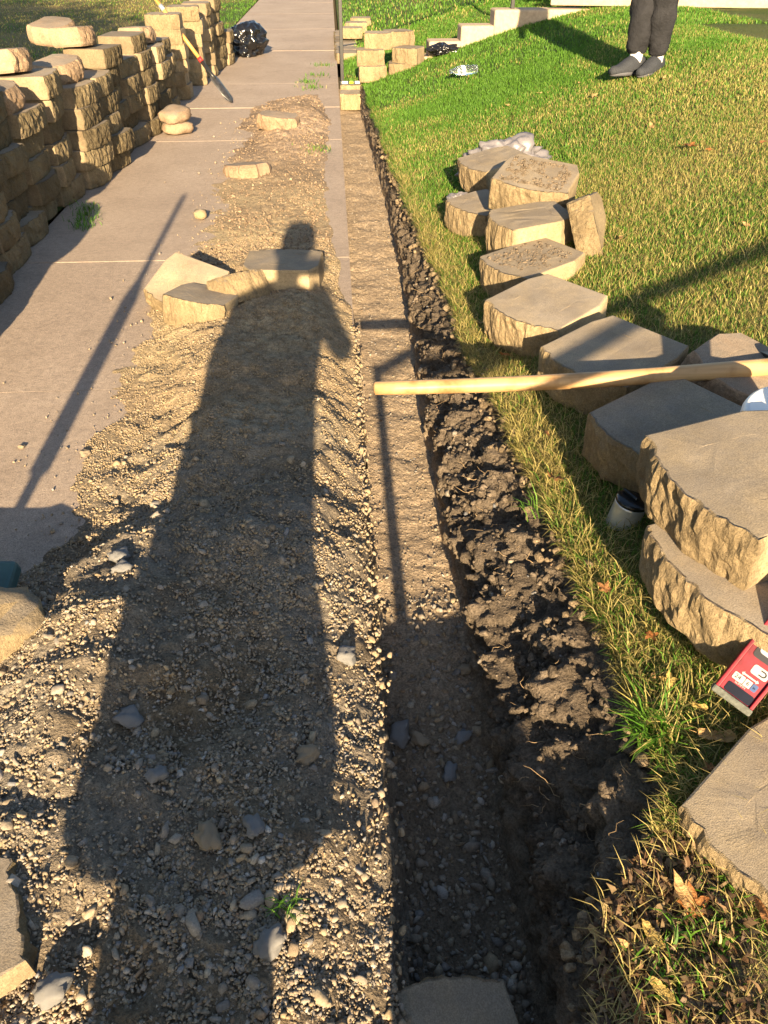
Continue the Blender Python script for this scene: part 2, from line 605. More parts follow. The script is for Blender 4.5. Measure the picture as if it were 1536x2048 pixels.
# ------------------------------------------------------------------ lawns
def lawn_tone(x, y):
    """0 = lush green, 1 = dry straw"""
    n = fbm(x * 0.9 + 3, y * 0.9, 2.0, 4)
    base = np.interp(y, [0, 1.5, 2.6, 4.0, 5.2, 6.5, 9, 30], [0.46, 0.46, 0.50, 0.48, 0.28, 0.10, 0.05, 0.05])
    rt = 0.40 * ss(1.3, 2.6, x) * ss(8.2, 5.0, y) * ss(2.0, 3.2, y)
    ed = 0.35 * ss(0.22, 0.0, x - np.interp(y, _EY, _EX)) * ss(8.5, 5.0, y)
    return np.clip(base + rt + ed + 0.42 * n, 0, 1)


GREEN = np.array([0.060, 0.160, 0.014])
GREEN2 = np.array([0.120, 0.235, 0.030])
STRAW = np.array([0.43, 0.35, 0.13])
STRAW2 = np.array([0.24, 0.225, 0.06])

sx = np.concatenate([np.linspace(0, 1, 40) ** 1.2 * 2.6, np.linspace(2.7, 6, 16), np.linspace(7, 60, 12)])
yl = np.concatenate([np.linspace(-30, -2.2, 12), np.arange(-2, 10.2, 0.03), np.linspace(10.3, 70, 40)])
ex = np.maximum(edge_x(yl), floor_r(yl) + 0.015)
ex = np.where(yl > 9.9, 0.12, ex)
LX = ex[:, None] + 0.001 + sx[None, :]
LY = np.repeat(yl[:, None], len(sx), 1)
LZ = lawn_z(LX, LY) + 0.006 * fbm(LX * 8, LY * 8, 1.0, 3) - 0.012 * ss(0.03, 0.0, LX - ex[:, None])
tn = lawn_tone(LX, LY)[..., None]
crn = (ss(0.76, 0.6, LY) * ss(0.75, 0.55, LX))[..., None]
lc = (np.array([0.055, 0.080, 0.016]) * (1 - tn) + np.array([0.19, 0.155, 0.06]) * tn) * (1 - crn) + np.array([0.17, 0.125, 0.08]) * crn * (1 + 0.25 * fbm(LX * 7, LY * 7, 3.0, 3))[..., None]
lm = fast_mesh('lawn', np.stack([LX, LY, LZ], -1).reshape(-1, 3), grid_faces(len(yl), len(sx))[:, ::-1], col=np.clip(lc, .01, 1).reshape(-1, 3), smooth=True)
tag(link('lawn', lm, M['soil']), 'sloping lawn rising beside the trench', kind='structure')

# left lawn beyond the sidewalk
ax = np.concatenate([np.linspace(0, 6, 40), np.linspace(6.5, 80, 30)])
ay = np.concatenate([np.linspace(-40, -1, 10), np.arange(0, 30, 0.12), np.linspace(31, 110, 30)])
AX = SW_L - 0.005 - ax[None, :] + 0 * ay[:, None] - 0.02 * np.abs(perlin(ay * 3, 1.1, 0))[:, None] * (ax[None, :] < 0.01)
AY = np.repeat(ay[:, None], len(ax), 1)
AZ = 0.012 + 0.02 * perlin(AX * 0.7, AY * 0.7, 0) + 0.004 * fbm(AX * 9, AY * 9, 0.5, 2)
lt = np.clip(0.62 + 0.5 * fbm(AX * 0.5, AY * 0.5, 6.0, 4) - 0.55 * ss(1.1, 0.3, -AX + SW_L), 0, 1)[..., None]
lcol = (np.array([0.05, 0.07, 0.016]) * (1 - lt) + np.array([0.19, 0.14, 0.055]) * lt)
lm2 = fast_mesh('lawn', np.stack([AX, AY, AZ], -1).reshape(-1, 3), grid_faces(len(ay), len(ax)), col=lcol.reshape(-1, 3), smooth=True)
tag(link('verge_lawn', lm2, M['soil']), 'flat dry lawn in tree shade across the sidewalk', kind='structure')

# ------------------------------------------------------------------ gravel heap
gx = np.arange(-2.15, 0.098, 0.0105)
gy = np.concatenate([np.arange(-0.8, 0.3, 0.04), np.arange(0.3, 4.6, 0.0105), np.arange(4.6, 10.0, 0.02)])
GX, GY = np.meshgrid(gx, gy, indexing='xy')
GH = pile_h(GX, GY)
fine = 0.009 * fbm(GX * 22, GY * 22, 2.0, 3) + 0.0045 * fbm(GX * 55, GY * 55, 5.0, 2)
GZ = GH + fine * ss(-0.01, 0.02, GH)
GZ = np.where(GX > 0.03, np.minimum(GZ, 0.045 - (GX - 0.03) * 1.3 + 0.012 * fbm(GX * 9, GY * 9, 3.0, 2)), GZ)
lip = 0.052 + ss(3.6, 2.6, GY) * (0.006 + 0.020 * fbm(GY * 5, 0.3, 2.0, 4))       # crumbly lip hanging over the sidewalk edge
GZ = np.where(GX > lip, np.minimum(GZ, 0.01) - (GX - lip) * 7.0, GZ)
GZ = np.where(GX <= 0.06, np.maximum(GZ, -0.02), np.maximum(GZ, -0.16))
gt = fbm(GX * 1.6, GY * 1.6, 9.0, 4)
shade_gray = ss(2.9, 1.9, GY)  # near soil coloured darker and greyer, standing in for cool shadow
ca = np.array([0.27, 0.20, 0.125])
cb = np.array([0.25, 0.215, 0.17])
cc = np.array([0.35, 0.27, 0.16])
k1 = np.clip(0.5 + gt, 0, 1)[..., None]
gcol = (ca * (1 - k1) + cc * k1) * (1 - shade_gray[..., None]) + (ca * 0.55 * (1 - k1) + cb * 0.8 * k1) * shade_gray[..., None]
far_ = ss(5.4, 7.0, GY)[..., None]
gcol = gcol * (1 - far_) + (np.array([0.26, 0.19, 0.13]) * (0.7 + 0.6 * k1)) * far_
gcol *= (1 + 0.2 * fbm(GX * 12, GY * 12, 3.0, 3))[..., None]
keep = GH > -0.012
F = grid_faces(*GX.shape)
kf = keep.reshape(-1)[F].any(1)
F = F[kf][:, ::-1]
gm = fast_mesh('gravel_heap', np.stack([GX, GY, GZ], -1).reshape(-1, 3), F, col=np.clip(gcol, .01, 1).reshape(-1, 3), smooth=True)
tag(link('gravel_heap', gm, M['soil']), 'long low heap of dug soil and gravel spilled over the sidewalk', 'gravel heap', kind='stuff')

# ------------------------------------------------------------------ pebbles
def ico(sub):
    b = bmesh.new()
    bmesh.ops.create_icosphere(b, subdivisions=sub, radius=1.0)
    V = np.array([v.co[:] for v in b.verts])
    F = np.array([[v.index for v in f.verts] for f in b.faces])
    b.free()
    return V, F


ICO1, ICO2, ICO3 = ico(1), ico(2), ico(3)
OCTA = (np.array([[1, 0, 0], [-1, 0, 0], [0, 1, 0], [0, -1, 0], [0, 0, 1], [0, 0, -1.0]]), np.array([[0, 2, 4], [2, 1, 4], [1, 3, 4], [3, 0, 4], [2, 0, 5], [1, 2, 5], [3, 1, 5], [0, 3, 5]]))


def rand_rot(n):
    q = RNG.normal(size=(n, 4))
    q /= np.linalg.norm(q, axis=1)[:, None]
    w, x, y, z = q.T
    return np.stack([np.stack([1 - 2 * (y * y + z * z), 2 * (x * y - w * z), 2 * (x * z + w * y)], -1),
                     np.stack([2 * (x * y + w * z), 1 - 2 * (x * x + z * z), 2 * (y * z - w * x)], -1),
                     np.stack([2 * (x * z - w * y), 2 * (y * z + w * x), 1 - 2 * (x * x + y * y)], -1)], 1)


def pebble_mesh(name, pos, rad, col, base=ICO1, jag=0.22, flat=0.65):
    V0, F0 = base
    n, m = len(pos), len(V0)
    sc = np.stack([RNG.uniform(0.75, 1.45, n), RNG.uniform(0.65, 1.1, n), RNG.uniform(flat * 0.6, flat * 1.25, n)], -1)
    if m > 12:
        off = RNG.uniform(0, 60, (n, 1, 3))
        q = V0[None] * 1.25 + off
        k = 1 + 1.6 * jag * perlin(q[..., 0], q[..., 1], q[..., 2])
        V = V0[None] * k[..., None]
        V = np.clip(V, -RNG.uniform(0.6, 1.0, (n, 1, 3)), RNG.uniform(0.6, 1.0, (n, 1, 3)))      # broken flats
    else:
        V = V0[None] * (1 + RNG.uniform(-jag, jag, (n, m))[..., None])
    V = V * sc[:, None] * rad[:, None, None]
    V = np.einsum('nij,nmj->nmi', rand_rot(n), V) + pos[:, None]
    F = (F0[None] + (np.arange(n) * m)[:, None, None]).reshape(-1, 3)
    return fast_mesh(name, V.reshape(-1, 3), F, col=np.repeat(col, m, 0), smooth=False)


def pebble_cols(n, dusty=0.55):
    pal = np.array([[0.22, 0.21, 0.20], [0.28, 0.25, 0.22], [0.15, 0.15, 0.155], [0.33, 0.29, 0.23], [0.22, 0.17, 0.13], [0.19, 0.20, 0.215], [0.42, 0.40, 0.37], [0.26, 0.16, 0.10]])
    c = pal[RNG.choice(8, n, p=[.2, .2, .13, .16, .12, .1, .06, .03])]
    d = np.array([0.295, 0.222, 0.135])
    t = np.clip(RNG.normal(0, 0.2, n) + dusty, 0, 1)[:, None]
    return (c * (1 - t) + d * t) * RNG.uniform(0.8, 1.15, n)[:, None]


def sample_pile(n, y0, y1, thr, spread=0.0):
    out = []
    tot = 0
    while tot < n:
        x = RNG.uniform(-2.1, 0.05, n)
        y = y0 + (y1 - y0) * RNG.random(n) ** 1.35
        h = pile_h(x, y)
        dens = np.clip(0.55 + 0.9 * fbm(x * 2.6, y * 2.6, 12.0, 3), 0.15, 1)
        ok = (h > thr) & (RNG.random(n) < dens) & ~((x < -1.05) & (y < 1.0) & (x < -1.3))
        out.append(np.stack([x[ok], y[ok], np.maximum(h[ok], 0)], -1))
        tot += ok.sum()
    return np.concatenate(out)[:n]


# fine grit, small stones, larger stones
p = sample_pile(112000, 0.35, 4.7, 0.0)
r = np.clip(RNG.lognormal(math.log(0.0032), 0.35, len(p)), 0.0016, 0.0066) * (1 + 0.10 * p[:, 1])
r *= np.interp(p[:, 1], [1.6, 2.6], [1.0, 0.72])
p[:, 2] += r * 0.1
tag(link('gravel', pebble_mesh('grit', p, r, pebble_cols(len(p), np.interp(p[:, 1], [1.2, 2.4], [0.6, 0.95])), OCTA, 0.4, 0.8), M['gravel']), 'fine tan grit strewn through the gravel heap', 'gravel', kind='stuff')
p = sample_pile(11000, 0.35, 4.4, 0.004)
r = np.clip(RNG.lognormal(math.log(0.0055), 0.36, len(p)), 0.003, 0.014) * np.interp(p[:, 1], [0.4, 1.6, 2.4, 4.4], [0.92, 0.85, 0.6, 0.55])
p[:, 2] += r * 0.05
tag(link('gravel', pebble_mesh('stones', p, r, pebble_cols(len(p), np.interp(p[:, 1], [1.0, 2.4], [0.45, 0.9])), ICO1, 0.45, 0.65), M['gravel']), 'grey and tan rounded stones thick through the gravel heap', 'gravel', kind='stuff')
p = sample_pile(480, 0.4, 2.4, 0.01)
r = np.clip(RNG.lognormal(math.log(0.0095), 0.32, len(p)), 0.006, 0.019)
p[:, 2] += r * 0.2
tag(link('gravel', pebble_mesh('stones', p, r, pebble_cols(len(p), 0.5), ICO2, 0.34, 0.62), M['gravel']), 'larger grey pebbles scattered over the near gravel heap', 'gravel', kind='stuff')
p = sample_pile(4500, 4.2, 9.6, 0.0)
r = np.clip(RNG.lognormal(math.log(0.005), 0.45, len(p)), 0.002, 0.016)
p[:, 2] += r * 0.3
tag(link('gravel', pebble_mesh('stones', p, r, np.array([0.27, 0.195, 0.13]) * RNG.uniform(0.6, 1.25, len(p))[:, None], ICO1, 0.35), M['soil']), 'dusty crumbs over the far end of the soil heap', 'gravel', kind='stuff')
# strays on the bare concrete
n = 5200
x = RNG.uniform(-1.5, -0.4, n)
y = 0.9 + 7.5 * RNG.random(n)
ok = (pile_h(x, y) < 0.0) & (RNG.random(n) < np.exp(-(np.maximum(0, -0.88 - x)) * 9) * np.where(y < 4, 1, 0.6))
p = np.stack([x, y, np.full(n, 0.002)], -1)[ok]
r = np.clip(RNG.lognormal(math.log(0.0034), 0.5, len(p)), 0.0018, 0.011)
p[:, 2] += r * 0.35
tag(link('gravel', pebble_mesh('stones', p, r, pebble_cols(len(p), 0.7), ICO1, 0.25), M['gravel']), 'stray pebbles on the bare sidewalk left of the heap', 'gravel', kind='stuff')

# crumbs along the lip of the trench
n = 1400
y = 0.4 + 3.0 * RNG.random(n)
x = 0.050 + RNG.normal(0, 0.016, n)
r = np.clip(RNG.lognormal(math.log(0.0042), 0.5, n), 0.0015, 0.014)
p = np.stack([x, y, 0.012 - np.maximum(0, x - 0.055) * 1.5 + RNG.normal(0, 0.006, n)], -1)
tag(link('gravel', pebble_mesh('stones', p, r, pebble_cols(n, 0.8), ICO2, 0.3, 0.8), M['gravel']), 'crumbs of soil and stone along the sidewalk lip of the trench', 'gravel', kind='stuff')

# trench floor stones
n = 6500
y = 0.35 + 7.5 * RNG.random(n) ** 1.9
x = RNG.uniform(0.06, 0.36, n)
ok = x < floor_r(y)
x, y = x[ok], y[ok]
r = np.where(y < 1.7, RNG.lognormal(math.log(0.0058), 0.45, len(x)), RNG.uniform(0.0025, 0.006, len(x)))
r = np.clip(r, 0.0025, 0.019)
side_bias = RNG.random(len(x)) < np.where(y < 1.8, 0.9, 0.35 + 0.65 * ss(0.2, 0.34, x))
x, y, r = x[side_bias], y[side_bias], r[side_bias]
p = np.stack([x, y, floor_z(x, y) + r * 0.1], -1)
tag(link('gravel', pebble_mesh('stones', p, r, pebble_cols(len(p), 0.5) * 0.85, ICO1, 0.4), M['gravel']), 'small stones lying on the trench floor', 'gravel', kind='stuff')

# clods clinging to the bank
flat_i = np.argwhere((bank > 0.9) & (top < 0.4) & (Y > 0.3) & (Y < 8.5))
sel = flat_i[RNG.choice(len(flat_i), 7000)]
p = P2[sel[:, 0], sel[:, 1]].copy()
keepn = RNG.random(len(p)) < np.clip(0.45 + 1.3 * fbm(p[:, 0] * 7, p[:, 1] * 7, p[:, 2] * 7, 3), 0.03, 1)
p = p[keepn]
r = np.clip(RNG.lognormal(math.log(0.0046), 0.55, len(p)), 0.0015, 0.020)
cc_ = np.array([0.115, 0.09, 0.066]) * RNG.uniform(0.65, 1.5, len(p))[:, None]
stony = RNG.random(len(p)) < 0.05
cc_[stony] = pebble_cols(stony.sum(), 0.2)
tag(link('clods', pebble_mesh('clods', p, r, cc_, ICO2, 0.36, 0.8), M['soil']), 'dark crumbly clods clinging to the trench bank', 'soil clods', kind='stuff')

# clods and dry crumbs at the torn edge of the turf
n = 900
y = 0.45 + 6.5 * RNG.random(n) ** 1.3
x = np.maximum(edge_x(y), floor_r(y) + .015) + RNG.normal(0.0, 0.022, n)
p = np.stack([x, y, lawn_z(x, y) - 0.012 + RNG.normal(0, 0.008, n)], -1)
r = np.clip(RNG.lognormal(math.log(0.009), 0.4, n), 0.004, 0.024)
tag(link('clods', pebble_mesh('clods', p, r, np.array([0.20, 0.15, 0.095]) * RNG.uniform(0.6, 1.3, n)[:, None], ICO2, 0.36, 0.8), M['soil']), 'dry soil crumbs along the torn turf edge', 'soil clods', kind='stuff')

# ------------------------------------------------------------------ grass
def blades(name, pos, length, width, lean, col, curl=0.6, azim=None):
    n = len(pos)
    az = RNG.uniform(0, 2 * np.pi, n) if azim is None else azim
    d = np.stack([np.cos(az), np.sin(az), np.zeros(n)], -1)
    fa = az + np.pi / 2 + RNG.normal(0, 0.5, n)
    s = np.stack([np.cos(fa), np.sin(fa), np.zeros(n)], -1)
    up = np.array([0, 0, 1.0])
    l = length[:, None]
    w = width[:, None] * 0.5
    le = lean[:, None]
    b = pos
    m1 = b + l * 0.5 * (up * np.cos(le * 0.6) + d * np.sin(le * 0.6))
    tip = m1 + l * 0.5 * (up * np.cos(le * (1 + curl)) + d * np.sin(le * (1 + curl)))
    V = np.stack([b - s * w, b + s * w, m1 + s * w * 0.85, m1 - s * w * 0.85, tip], 1).reshape(-1, 3)
    o = np.arange(n)[:, None] * 5
    F = np.concatenate([o + np.array([[0, 1, 2]]), o + np.array([[0, 2, 3]]), o + np.array([[3, 2, 4]])], 0)
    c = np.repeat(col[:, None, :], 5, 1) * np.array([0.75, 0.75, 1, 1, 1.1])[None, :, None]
    me = fast_mesh(name, V, F, col=c.reshape(-1, 3))
    return me


def grass_cols(x, y, tone):
    n = len(x)
    dry = (RNG.random(n) < tone)
    t = RNG.random(n)[:, None]
    g = GREEN * (1 - t) + GREEN2 * t
    s = STRAW * t + STRAW2 * (1 - t)
    c = np.where(dry[:, None], s, g)
    return c * RNG.uniform(0.7, 1.3, n)[:, None]


def lawn_batch(n, x0, x1, y0, y1, lmin, lmax, wid, ypow=1.0, lean=(0.1, 0.9)):
    y = y0 + (y1 - y0) * RNG.random(n) ** ypow
    e = np.maximum(edge_x(y), floor_r(y) + 0.015)
    e = np.where(y > 9.9, 0.12, e)
    x = e + x0 + (x1 - x0) * RNG.random(n)
    tone = lawn_tone(x, y)
    thin = np.clip(1.15 - 0.5 * ss(0.45, 1.0, tone) + 0.35 * perlin(x * 5, y * 5, 2.0), 0.2, 1)
    bare = ss(0.74, 0.60, y) * ss(0.70, 0.55, x) * np.clip(0.75 + 0.8 * fbm(x * 9, y * 9, 3.0, 3), 0.2, 0.95)
    thin = thin * (1 - bare)
    ok = RNG.random(n) < thin
    x, y, tone = x[ok], y[ok], tone[ok]
    z = lawn_z(x, y) - 0.004
    L = RNG.uniform(lmin, lmax, len(x)) * (1 - 0.25 * tone)
    return x, y, z, L, tone, RNG.uniform(*lean, len(x)), np.full(len(x), wid) * RNG.uniform(0.7, 1.25, len(x))


for (n, x0, x1, y0, y1, a, b, wd, lab) in [
    (76000, 0.0, 1.25, 0.35, 2.6, 0.016, 0.042, 0.0022, 'mown grass mixed with dry straw near the stacked blocks'),
    (120000, 0.0, 2.1, 2.6, 4.8, 0.016, 0.034, 0.0028, 'patchy half dry grass beyond the row of blocks'),
    (105000, 0.0, 2.9, 4.8, 8.0, 0.022, 0.038, 0.0044, 'mown green grass on the slope with straw patches'),
    (60000, 0.0, 3.6, 8.0, 13.5, 0.026, 0.045, 0.007, 'bright green grass on the far slope below the steps')]:
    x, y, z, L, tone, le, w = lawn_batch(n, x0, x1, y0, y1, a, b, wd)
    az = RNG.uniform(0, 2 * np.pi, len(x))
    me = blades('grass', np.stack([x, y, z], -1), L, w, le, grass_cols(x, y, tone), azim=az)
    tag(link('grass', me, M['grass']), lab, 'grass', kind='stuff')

# far grass, coarse
n = 30000
y = 13.0 + 20 * RNG.random(n) ** 1.4
x = 0.2 + 7 * RNG.random(n)
me = blades('grass', np.stack([x, y, lawn_z(x, y)], -1), RNG.uniform(0.04, 0.07, n), np.full(n, 0.016), RNG.uniform(0.1, 0.9, n), grass_cols(x, y, np.full(n, 0.12)))
tag(link('grass', me, M['grass']), 'green grass beyond the far steps', 'grass', kind='stuff')

# ragged fringe hanging over the cut edge
n = 9000
y = 0.72 + 8.2 * RNG.random(n) ** 1.4
e = np.maximum(edge_x(y), floor_r(y) + .015)
x = e + np.abs(RNG.normal(0, 0.035, n)) - 0.006
z = lawn_z(x, y) - 0.006
az = np.where(RNG.random(n) < 0.6, np.pi + RNG.normal(0, 0.9, n), RNG.uniform(0, 6.28, n))
tone = np.clip(lawn_tone(x, y) + 0.1, 0, 0.85)
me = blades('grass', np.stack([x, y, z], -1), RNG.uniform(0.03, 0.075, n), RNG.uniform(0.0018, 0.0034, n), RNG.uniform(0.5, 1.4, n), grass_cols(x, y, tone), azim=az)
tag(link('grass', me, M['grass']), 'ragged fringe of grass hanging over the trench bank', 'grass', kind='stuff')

# loose dry thatch lying flat
n = 16000
y = 0.35 + 5.2 * RNG.random(n) ** 1.3
e = np.maximum(edge_x(y), floor_r(y) + .015)
x = e + 1.6 * RNG.random(n) ** 1.6
z = lawn_z(x, y) + 0.004
me = blades('grass', np.stack([x, y, z], -1), RNG.uniform(0.03, 0.09, n), RNG.uniform(0.0012, 0.0024, n), RNG.uniform(1.0, 1.5, n), (STRAW * RNG.uniform(0.7, 1.35, n)[:, None]), curl=0.1)
tag(link('thatch', me, M['grass']), 'dry straw thatch lying flat in the turf', 'thatch', kind='stuff')

# leaf litter and dirt in the near corner of the lawn
n = 1500
y = 0.38 + 0.34 * RNG.random(n)
x = np.maximum(edge_x(y), floor_r(y) + .015) + 0.24 * RNG.random(n) ** 1.6
pal_ = np.array([[0.16, 0.09, 0.045], [0.24, 0.15, 0.08], [0.30, 0.21, 0.11], [0.11, 0.07, 0.045]])
me = blades('litter', np.stack([x, y, lawn_z(x, y) + RNG.uniform(0.0, 0.018, n)], -1), RNG.uniform(0.010, 0.032, n), RNG.uniform(0.003, 0.013, n), RNG.uniform(0.9, 1.6, n), pal_[RNG.integers(0, 4, n)] * RNG.uniform(0.7, 1.2, n)[:, None], curl=0.4)
tag(link('leaf_litter', me, M['grass']), 'brown crumbled leaf litter in the near corner of the lawn', 'leaf litter', kind='stuff')
n = 1300
y = 0.36 + 0.34 * RNG.random(n)
x = np.maximum(edge_x(y), floor_r(y) + .015) + 0.2 * RNG.random(n) ** 1.4
r = np.clip(RNG.lognormal(math.log(0.0055), 0.5, n), 0.002, 0.02)
tag(link('clods', pebble_mesh('clods', np.stack([x, y, lawn_z(x, y) - 0.002], -1), r, np.array([0.19, 0.145, 0.10]) * RNG.uniform(0.5, 1.3, n)[:, None], ICO2, 0.36, 0.8), M['soil']), 'loose dry soil crumbs in the near corner of the lawn', 'soil clods', kind='stuff')

# taller tufts
ORD = ['first', 'second', 'third', 'fourth', 'fifth', 'sixth', 'seventh', 'eighth', 'ninth', 'tenth', 'eleventh', 'twelfth', 'thirteenth', 'fourteenth', 'fifteenth', 'sixteenth', 'seventeenth', 'eighteenth']
def tuft(x, y, z, n, l0, l1, spread, tone, wd=0.004, azc=None):
    px = x + RNG.normal(0, spread, n)
    py = y + RNG.normal(0, spread, n)
    az = RNG.uniform(0, 6.28, n) if azc is None else azc + RNG.normal(0, 0.7, n)
    return (np.stack([px, py, np.full(n, z)], -1), RNG.uniform(l0, l1, n), np.full(n, wd) * RNG.uniform(0.6, 1.2, n), RNG.uniform(0.3, 1.25, n), grass_cols(px, py, np.full(n, tone)) * 1.15, az)


def tuft_obj(label, args):
    if len(args) > 2:
        for k, a in enumerate(args):
            tuft_obj('%s, %s one from the camera' % (label, ORD[k]), [a])
        return
    q = [tuft(*a[0], **a[1]) for a in args]
    me = blades('tuft', *[np.concatenate([t[i] for t in q]) for i in range(5)], azim=np.concatenate([t[5] for t in q]))
    return tag(link('grass_tuft', me, M['grass']), label, 'grass tuft', kind='stuff')


def lz(x, y):
    return float(lawn_z(x, y))


tuft_obj('big tuft of long green grass drooping over the bank below the red level', [((0.60, 0.93, lz(0.60, 0.93) - 0.01, 150, 0.05, 0.15, 0.018, 0.15), dict(wd=0.0045, azc=3.6)), ((0.62, 0.96, lz(0.62, 0.96) - 0.01, 90, 0.05, 0.12, 0.025, 0.3), dict(wd=0.004))])
tuft_obj('sprig of green grass poking from the bank edge near the trench middle', [((0.545, 1.72, lz(0.55, 1.72) - 0.02, 34, 0.05, 0.11, 0.02, 0.05), dict(wd=0.0035, azc=3.3))])
tuft_obj('low green weeds in the bottom corner of the lawn', [((0.56, 0.56, lz(0.56, 0.56) - .005, 190, 0.02, 0.055, 0.03, 0.05), dict(wd=0.005)), ((0.50, 0.50, lz(0.50, 0.50) - .005, 160, 0.02, 0.05, 0.035, 0.2), dict(wd=0.004)), ((0.64, 0.62, lz(0.64, 0.62) - .005, 140, 0.02, 0.05, 0.03, 0.05), dict(wd=0.005))])
tuft_obj('small weed sprouting from the gravel in the shadow', [((-0.13, 0.66, float(pile_h(-0.13, 0.66)), 26, 0.03, 0.07, 0.01, 0.1), dict(wd=0.003))])
tuft_obj('low weeds growing at the sidewalk joint near the far post', [((-0.26 + dx, yy, 0.0, 60, 0.03, 0.08, 0.07, 0.15), dict(wd=0.008)) for dx, yy in ((0, 10.1), (-.05, 10.5), (.05, 11.0), (.1, 11.9))])
tuft_obj('sparse weeds on the far soil heap', [((-0.16, 6.9, float(pile_h(-0.16, 6.9)), 80, 0.03, 0.06, 0.07, 0.3), dict(wd=0.006))])
tuft_obj('dark green grass at the foot of the stacked wall', [((-1.64 + 0.03 * k, 5.25 - 0.13 * k, 0.0, 60, 0.03, 0.08, 0.04, 0.02), dict(wd=0.005)) for k in (-1, 0, 1, 2)])

# verge grass beyond the sidewalk on the left
n = 40000
y = 6 + 20 * RNG.random(n) ** 1.2
x = SW_L - 9.5 * RNG.random(n) ** 1.25
tone = np.clip(0.62 + 0.5 * fbm(x * 0.5, y * 0.5, 6.0, 4) - 0.75 * ss(1.1, 0.3, SW_L - x), 0.0, 1)
me = blades('grass', np.stack([x, y, np.full(n, 0.01)], -1), RNG.uniform(0.03, 0.055, n), np.full(n, 0.011), RNG.uniform(0.2, 1.1, n), grass_cols(x, y, tone))
tag(link('grass', me, M['grass']), 'dry grass of the shaded verge behind the stacked wall', 'grass', kind='stuff')

# roots trailing out of the bank
def roots():
    bm = bmesh.new()
    idx = np.argwhere((bank > 0.95) & (top < 0.3) & (Z2 > 0.0) & (Y > 0.45) & (Y < 4.6))
    for k in range(150):
        i, j = idx[RNG.integers(len(idx))]
        p = Vector(P2[i, j])
        d = Vector((-0.7, RNG.normal(0, 0.7), RNG.normal(-0.2, 0.5))).normalized()
        pts = [p.copy()]
        st = random.uniform(0.006, 0.016)
        for q in range(6):
            d = (d + Vector((RNG.normal(0, .45), RNG.normal(0, .45), RNG.normal(-0.12, .4)))).normalized()
            p = p + d * st
            pts.append(p.copy())
        r = random.uniform(0.0005, 0.0011)
        rr = tube_rings(pts, [r * (1 - 0.12 * q) for q in range(7)], 4)
        vs = [[bm.verts.new(c) for c in ring] for ring in rr]
        for a in range(6):
            for b in range(4):
                bm.faces.new((vs[a][b], vs[a][(b + 1) % 4], vs[a + 1][(b + 1) % 4], vs[a + 1][b]))
    return bm_mesh('roots', bm, True)


M['root'] = simple_mat('dry_root', (0.36, 0.25, 0.14), 0.9)
tag(link('roots', roots(), M['root']), 'thin pale roots trailing out of the trench bank', 'roots', kind='stuff')

